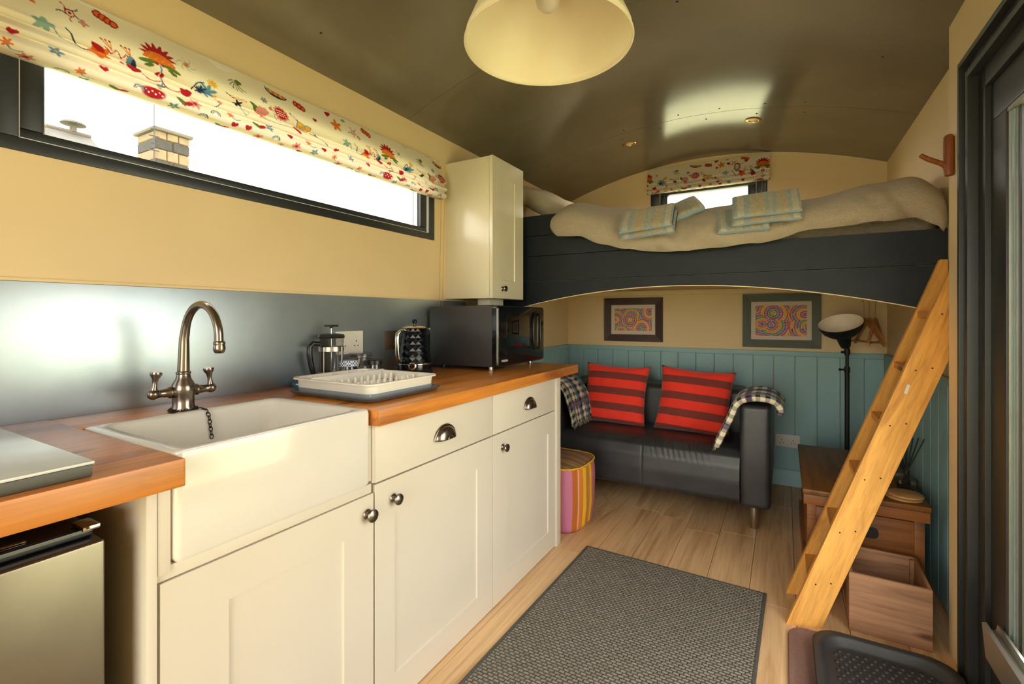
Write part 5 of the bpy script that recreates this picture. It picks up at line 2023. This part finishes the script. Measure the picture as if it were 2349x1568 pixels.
# ================================================================== trunk
TX0, TX1, TY0, TY1, TZ = 0.072, 0.522, 2.53, 3.40, 0.42
tk = thing('wooden_chest', 'old dark pine trunk with lid standing along the right wall', 'trunk', ((TX0 + TX1) / 2, (TY0 + TY1) / 2, 0))
MB().box(TX0 + 0.02, TX1 - 0.02, TY0 + 0.03, TY1 - 0.02, 0.03, 0.34, 0.003).build('body', M['trunk_x'], tk)
MB().box(TX0 + 0.006, TX1 - 0.006, TY0 + 0.014, TY1 - 0.008, 0.0, 0.085, 0.005).build('plinth', M['trunk_x'], tk)
lid = MB().box(TX0, TX1, TY0, TY1, 0.397, TZ, 0.006).build('lid', M['trunk'], tk)
MB().box(TX0 + 0.004, TX1 - 0.004, TY0 + 0.002, TY0 + 0.022, 0.352, 0.3965, 0.003).build('lid_rim', M['trunk_x'], lid)
MB().box(TX0 + 0.004, TX0 + 0.022, TY0 + 0.0225, TY1 - 0.004, 0.352, 0.3965, 0.003).build('lid_rim', M['trunk'], lid)
MB().box(TX1 - 0.022, TX1 - 0.004, TY0 + 0.0225, TY1 - 0.004, 0.352, 0.3965, 0.003).build('lid_rim', M['trunk'], lid)
for x0 in (TX0 + 0.018, TX1 - 0.052):
    MB().box(x0, x0 + 0.034, TY0 + 0.022, TY0 + 0.0305, 0.0855, 0.35, 0.002).build('corner_batten', M['trunk_x'], tk)
m = MB()
m.prism([(p[0], p[1]) for p in rr(0.297, 0.265, 0.055, 0.024, 0.02, 0)], 'y', TY0 + 0.0265, TY0 + 0.034)
m.build('hand_slot', M['black_matte'], tk, 0)

# things on the trunk
for (zz, rx, dx, lab) in ((TZ + 0.0006, 0.064, 0.0, 'lower of two round pale wood coasters on the near corner of the trunk'), (TZ + 0.0126, 0.062, 0.006, 'upper of two round pale wood coasters on the near corner of the trunk')):
    c = MB().lathe([(0.0001, zz), (rx - 0.004, zz), (rx, zz + 0.003), (rx, zz + 0.008), (rx - 0.004, zz + 0.011), (0.0001, zz + 0.011)], (0.445 + dx, 2.61, 0), 36).build('coaster', M['pale_wood'], None, 40)
    tag(c, lab, 'coaster', 'round wooden coasters on the trunk')
DX_, DY_ = 0.478, 2.75
df = thing('reed_diffuser', 'glass reed diffuser with black reeds on the trunk behind the coasters', 'diffuser', (DX_, DY_, TZ))
MB().loft([rr(DX_, DY_, 0.034, 0.034, 0.008, TZ + 0.0006), rr(DX_, DY_, 0.037, 0.037, 0.01, TZ + 0.004), rr(DX_, DY_, 0.037, 0.037, 0.01, TZ + 0.055), rr(DX_, DY_, 0.03, 0.03, 0.012, TZ + 0.062), rr(DX_, DY_, 0.012, 0.012, 0.012, TZ + 0.066), rr(DX_, DY_, 0.012, 0.012, 0.012, TZ + 0.085), rr(DX_, DY_, 0.010, 0.010, 0.01, TZ + 0.085), rr(DX_, DY_, 0.010, 0.010, 0.01, TZ + 0.06), rr(DX_, DY_, 0.033, 0.033, 0.01, TZ + 0.054), rr(DX_, DY_, 0.033, 0.033, 0.01, TZ + 0.007)]).build('bottle', M['clear'], df, 50)
MB().loft([rr(DX_, DY_, 0.032, 0.032, 0.009, TZ + 0.008), rr(DX_, DY_, 0.032, 0.032, 0.009, TZ + 0.03)]).build('oil', M['amber'], df, 40)
for i_, (ax, ay) in enumerate(((-0.045, 0.0), (-0.03, 0.02), (-0.012, -0.015), (0.006, 0.015), (0.022, -0.01), (0.045, 0.01), (0.062, -0.005))):
    MB().tube([(DX_ - ax * 0.25, DY_ - ay * 0.25, TZ + 0.03), (DX_ + ax, DY_ + ay, TZ + 0.235)], 0.0026, 7).build('reed', M['black_matte'], df, 60)

# ================================================================== crate
cr = thing('wooden_crate', 'open rough wooden crate on the floor in front of the trunk', 'crate', (0.335, 2.36, 0))
CX0, CX1, CY0, CY1, CZ1 = 0.213, 0.458, 2.222, 2.50, 0.222
MB().box(CX0, CX1, CY0, CY0 + 0.012, 0.0, CZ1, 0.0015).build('front_board', M['crate'], cr)
MB().box(CX0 + 0.001, CX1 - 0.001, CY1 - 0.012, CY1, 0.0, CZ1 - 0.001, 0.0015).build('back_board', M['crate'], cr)
MB().box(CX0 + 0.001, CX0 + 0.012, CY0 + 0.0125, CY1 - 0.0125, 0.0, CZ1, 0.0015).build('side_board', M['crate_y'], cr)
MB().box(CX1 - 0.012, CX1 - 0.001, CY0 + 0.0125, CY1 - 0.0125, 0.0, CZ1, 0.0015).build('side_board', M['crate_y'], cr)
MB().box(CX0 + 0.0125, CX1 - 0.0125, CY0 + 0.0125, CY1 - 0.0125, 0.004, 0.014).build('bottom_board', M['crate'], cr)
MB().box(CX1 - 0.026, CX1 - 0.0125, CY1 - 0.03, CY1 - 0.0125, 0.0145, CZ1 - 0.006, 0.001).build('corner_post', M['crate_y'], cr)
cr.rotation_euler = (0, 0, math.radians(-1.5))
cr.location.x += 0.006

# ================================================================== ladder
ld_ = thing('loft_ladder', 'honey pine loft ladder leaning to the right wall in front of the trunk', 'ladder', (0.006, 2.145, 0))
LEAN = 0.38
PHI = math.radians(16)
dirx, diry = LEAN * 1.0, LEAN * math.tan(PHI)
DEP = 0.118
LT = 1.43
XCUT = 0.575


def stringer(y0, th):
    """slanting plank, foot cut level, top cut upright against the wall"""
    def P(x, z, dy):
        # x is measured along the climbing direction; y grows with it by tan(phi)
        return (0.006 + x, y0 + dy + math.tan(PHI) * x, z)
    prof = [(0, 0), (DEP, 0)]
    zc = (XCUT - 0.006 - DEP) / LEAN
    prof += [(XCUT - 0.006, zc)]
    prof += [(XCUT - 0.006, LT), (LEAN * LT, LT)]
    m = MB()
    n_ = len(prof)
    m.add([P(x, z, 0) for x, z in prof] + [P(x, z, th) for x, z in prof],
          [tuple(range(n_ - 1, -1, -1)), tuple(range(n_, 2 * n_))] + [(i, (i + 1) % n_, (i + 1) % n_ + n_, i + n_) for i in range(n_)])
    return m.build('stringer', M['ladder'], ld_, 0)


stringer(2.145, 0.03)
stringer(2.385, 0.03)
for kk in range(6):
    z = 0.18 + 0.208 * kk
    xa = LEAN * z + 0.004
    xb = min(xa + DEP - 0.012, XCUT - 0.008)
    t0 = math.tan(PHI)
    yA, yB = 2.1755, 2.3845
    vs = [(0.006 + x, yy + t0 * x, zz) for zz in (z - 0.024, z) for (x, yy) in ((xa, yA), (xb, yA), (xb, yB), (xa, yB))]
    MB().add(vs, [(0, 3, 2, 1), (4, 5, 6, 7), (0, 1, 5, 4), (1, 2, 6, 5), (2, 3, 7, 6), (3, 0, 4, 7)]).build('tread', M['tread'], ld_, 0)
    # pairs of screw heads on the near stringer
    for q in (0.035, 0.085):
        sx = LEAN * (z - 0.012) + q
        nrm = Vector((-math.sin(PHI), -math.cos(PHI), 0)) * -1
        R_ = Vector((0, 0, 1)).rotation_difference(Vector((math.sin(PHI), -math.cos(PHI), 0))).to_matrix()
        if sx < XCUT - 0.03:
            MB().lathe([(0.0001, 0.0008), (0.003, 0.0008), (0.003, 0.0), (0.0001, 0.0)], (0.006 + sx, 2.145 + t0 * sx, z - 0.012 + 0.01 * (q > 0.05)), 8, R_).build('screw_head', M['dark_metal'], ld_, 0)

bx_ = LEAN * 0.93 + 0.035
RB_ = Matrix.Translation((0.006 + bx_, 2.145 + math.tan(PHI) * bx_ - 0.0012, 0.93)) @ Matrix.Rotation(PHI, 4, 'Z') @ Matrix.Rotation(math.radians(18), 4, 'Y')
MB().box(-0.005, 0.005, -0.001, 0.001, -0.018, 0.018, 0.0004, 1).xf(RB_).build('metal_clip', M['white_plastic'], ld_)

# ================================================================== rug, mats
rg = thing('rug', 'charcoal woven rug on the wooden floor beside the cabinets', 'rug', (-0.5, 1.3, 0))
RA, RB, RC0, RC1 = -0.918, -0.092, 0.35, 2.335
MB().box(RA + 0.012, RB - 0.012, RC0, RC1 - 0.012, 0.0006, 0.008, 0.002, 1).build('weave', M['rug'], rg)
m = MB()
for a in ((RA, RA + 0.0125, RC0, RC1), (RB - 0.0125, RB, RC0, RC1), (RA + 0.0125, RB - 0.0125, RC1 - 0.0125, RC1)):
    m.box(a[0], a[1], a[2], a[3], 0.0006, 0.0095, 0.003, 2)
m.build('binding', M['rug_edge'], rg)
rg.rotation_euler = (0, 0, math.radians(-1.5))

bt = thing('doormat', 'brown felt doormat under the left edge of the black boot tray', 'mat', (0.28, 1.7, 0))
MB().loft([rr(0.26, 1.80, 0.245, 0.33, 0.06, 0.0006), rr(0.26, 1.80, 0.248, 0.333, 0.06, 0.006), rr(0.26, 1.80, 0.245, 0.33, 0.058, 0.012), rr(0.26, 1.80, 0.232, 0.317, 0.05, 0.012), rr(0.26, 1.80, 0.23, 0.315, 0.05, 0.010)]).build('felt', M['brown_mat'], bt, 50)

by = thing('boot_tray', 'black studded rubber boot tray by the door in the bottom right corner', 'tray', (0.29, 1.78, 0.013))
tz = 0.0135
tcx, tcy, thx, thy = 0.292, 1.74, 0.205, 0.36


def trr(g, z):
    return rr(tcx, tcy, thx - g, thy - g, 0.085, z, 8)


MB().loft([trr(0.03, tz), trr(0.012, tz + 0.004), trr(0.0, tz + 0.034), trr(0.003, tz + 0.038), trr(0.022, tz + 0.037), trr(0.026, tz + 0.033), trr(0.036, tz + 0.01), trr(0.046, tz + 0.006)]).build('tray_body', M['rubber'], by, 50)
m = MB()
rows = 0
yy = tcy - thy + 0.07
while yy < tcy + thy - 0.06:
    xx = tcx - thx + 0.07 + (0.012 if rows % 2 else 0)
    while xx < tcx + thx - 0.06:
        m.lathe([(0.0075, tz + 0.006), (0.007, tz + 0.009), (0.004, tz + 0.0105), (0.0001, tz + 0.0108)], (xx, yy, 0), 8)
        xx += 0.025
    yy += 0.0215
    rows += 1
stuff(m.build('studs', M['rubber'], by, 60))

# ================================================================== coat hook
ch = thing('branch_coat_hook', 'brown wooden branch coat hook on the wall by the door', 'hook', (XD, 2.207, 1.69))
m = MB().tube([(XD - 0.014, 2.204, 1.692), (XD - 0.016, 2.206, 1.72), (XD - 0.015, 2.207, 1.78), (XD - 0.014, 2.210, 1.826), (XD - 0.015, 2.212, 1.832)], [0.0125, 0.016, 0.0155, 0.015, 0.012], 12)
m.build('stem', M['branch'], ch, 60)
MB().tube([(XD - 0.018, 2.204, 1.722), (XD - 0.04, 2.197, 1.737), (XD - 0.075, 2.182, 1.752), (XD - 0.098, 2.172, 1.766)], [0.010, 0.0085, 0.0085, 0.0075], 10).build('peg', M['branch'], ch, 60)

# ================================================================== pendant lamp and downlights
LPX, LPY, RZ = -0.55, 1.157, 1.927
pl = thing('pendant_lamp', 'large cream pendant lamp shade hanging from the curved ceiling', 'lamp', (LPX, LPY, arch(LPX)))
out = [(0.222, RZ), (0.218, RZ + 0.02), (0.19, RZ + 0.085), (0.13, RZ + 0.155), (0.06, RZ + 0.2), (0.035, RZ + 0.215), (0.03, RZ + 0.25)]
MB().lathe(out, (LPX, LPY, 0), 64, None, False).build('lamp_shade', M['shade'], pl, 60, solid=0.003)
MB().tube([(LPX + 0.222 * math.cos(a), LPY + 0.222 * math.sin(a), RZ) for a in np.linspace(0, 2 * PI, 65)], 0.0028, 6, False).build('rim', M['shade'], pl, 60)
MB().lathe([(0.0001, RZ + 0.255), (0.032, RZ + 0.25), (0.032, RZ + 0.2), (0.02, RZ + 0.165), (0.0001, RZ + 0.165)], (LPX, LPY, 0), 24).build('lamp_holder', M['white_plastic'], pl)
MB().lathe([(0.0001, RZ + 0.09), (0.018, RZ + 0.094), (0.03, RZ + 0.107), (0.0345, RZ + 0.125), (0.031, RZ + 0.142), (0.02, RZ + 0.158), (0.014, RZ + 0.164)], (LPX, LPY, 0), 28).build('bulb', M['bulb'], pl, 60)
MB().tube([(LPX, LPY, RZ + 0.255), (LPX, LPY, arch(LPX) - 0.03)], 0.004, 8).build('cord', M['white_plastic'], pl)
MB().lathe([(0.0001, -0.035), (0.03, -0.033), (0.045, -0.02), (0.048, 0.0)], (LPX, LPY, arch(LPX)), 28).build('ceiling_rose', M['white_plastic'], pl)


def downlight(x, y, label):
    z = arch(x)
    sl = -2 * (x + 0.535) / 5.9
    R_ = Vector((0, 0, 1)).rotation_difference(Vector((-sl, 0, 1)).normalized()).to_matrix()
    t = thing('downlight', label, 'light', (x, y, z), 'recessed lights above the bed')
    MB().lathe([(0.044, 0.0), (0.045, -0.003), (0.040, -0.007), (0.028, -0.006), (0.026, 0.0)], (x, y, z), 32, R_, False).build('bezel', M['brass'], t, 60)
    MB().lathe([(0.0255, 0.0), (0.022, -0.003), (0.0001, -0.003)], (x, y, z), 24, R_, False).build('lens', M['white_plastic'], t, 60)
    ld = bpy.data.lights.new('added_bed_fill_beam', 'SPOT')  # fill beam added to brighten the bed end
    ld.energy = 9
    ld.spot_size = math.radians(150)
    ld.spot_blend = 1.0
    ld.shadow_soft_size = 0.022
    ld.color = (1.0, 0.86, 0.66)
    lo = bpy.data.objects.new('added_bed_fill_beam', ld)
    COL.objects.link(lo)
    lo.parent = t
    lo.location = (0, 0, -0.03)


downlight(-0.165, 3.266, 'right hand round recessed ceiling light above the bed, in the bright reflection')
downlight(-0.934, 3.282, 'left hand round recessed ceiling light above the bed, in the dark part of the ceiling')

# ================================================================== outside
ground = MB().box(-60, 60, -60, 60, -1.0, -0.8).build('ground', M['grass'], None, 0)
struct(ground)


def view_pt(px, py, x):
    """world point on the plane at X along a line of sight, used once to size the far chimneys"""
    r, u = (px - 1174.5) / FPX, -(py - HORIZON) / FPX
    s_, c_ = math.sin(YAW), math.cos(YAW)
    d = Vector((c_ * r - s_, s_ * r + c_, u))
    return Vector((0, 0, 1.2)) + d * (x / d.x)


# neighbour's chimney stack, about ten metres off
A = view_pt(356, 292, -8.5)
B = view_pt(436, 310, -8.5)
c_y0, c_y1, c_top = A.y, B.y, A.z
chm = thing('chimney_stack', 'weathered stone chimney stack seen through the long window', 'chimney', (-8.9, (c_y0 + c_y1) / 2, -0.8))
zz, row = -0.8, 0
bh = 0.165
while zz < c_top - 0.05:
    z1_ = min(zz + bh, c_top - 0.03)
    n_ = 3 if row % 2 else 2
    for i in range(n_):
        ya = c_y0 + (c_y1 - c_y0) * i / n_
        yb_ = c_y0 + (c_y1 - c_y0) * (i + 1) / n_
        MB().box(-9.1, -8.5 - random.uniform(0, 0.012), ya + 0.006, yb_ - 0.006, zz + 0.006, z1_, 0.01, 1).build('stone_block', M['chim_dark' if (row * 7 + i * 5 + row // 2) % 5 in (0, 3) else 'chim_stone'], chm, 0)
    zz = z1_
    row += 1
MB().box(-9.06, -8.53, c_y0 + 0.02, c_y1 - 0.02, -0.8, c_top - 0.02).build('mortar_core', M['chim_stone'], chm, 0)
MB().box(-9.15, -8.46, c_y0 - 0.035, c_y1 + 0.035, c_top - 0.029, c_top + 0.02, 0.012, 2).build('cap_slab', M['chim_cap'], chm)
for yy in (c_y0 + 0.3 * (c_y1 - c_y0), c_y0 + 0.66 * (c_y1 - c_y0)):
    MB().lathe([(0.055, c_top + 0.021), (0.05, c_top + 0.1), (0.058, c_top + 0.11), (0.045, c_top + 0.112), (0.04, c_top + 0.03)], (-8.8, yy, 0), 18).build('chimney_pot', M['terracotta'], chm)
an = thing('aerial_mast', 'thin dark aerial mast beside the stone chimney', 'aerial', (-8.42, c_y0 - 0.04, -0.8))
at_ = view_pt(348, 245, -8.42)
MB().tube([(-8.42, c_y0 - 0.05, -0.8), (-8.42, c_y0 - 0.05, at_.z + 0.25)], 0.008, 8).build('mast', M['grey_frame'], an)
for kk in range(4):
    z = c_top - 0.06 - 0.11 * kk
    MB().tube([(-8.42, c_y0 - 0.1 - 0.02 * (kk % 2), z), (-8.42, c_y0 + 0.02, z + 0.01)], 0.008, 6).build('aerial_rod', M['grey_frame'], an)
# second roof ridge with a cowl
R0 = view_pt(104, 286, -8.5)
R1 = view_pt(208, 316, -8.5)
hs = thing('neighbour_roof', 'low grey slate roof with a round cowl seen at the left of the long window', 'roof', (-8.5, (R0.y + R1.y) / 2, -0.8))
m = MB()
m.prism([(-9.3, R1.z - 0.55), (-8.5, R1.z), (-7.7, R1.z - 0.55)], 'y', R0.y, R1.y)
m.build('roof_slope', M['roof_slate'], hs, 0)
MB().box(-9.1, -7.9, R0.y + 0.05, R1.y - 0.05, -0.8, R1.z - 0.556).build('wall', M['chim_stone'], hs, 0)
MB().tube([(-8.5, R0.y, R1.z + 0.01), (-8.5, R1.y, R1.z + 0.01)], 0.03, 8).build('ridge', M['chim_cap'], hs)
cw = view_pt(168, 284, -8.5)
MB().lathe([(0.04, R1.z + 0.02), (0.04, cw.z - 0.02), (0.14, cw.z - 0.01), (0.12, cw.z + 0.02), (0.03, cw.z + 0.04)], (-8.5, cw.y, 0), 20).build('cowl', M['roof_slate'], hs)
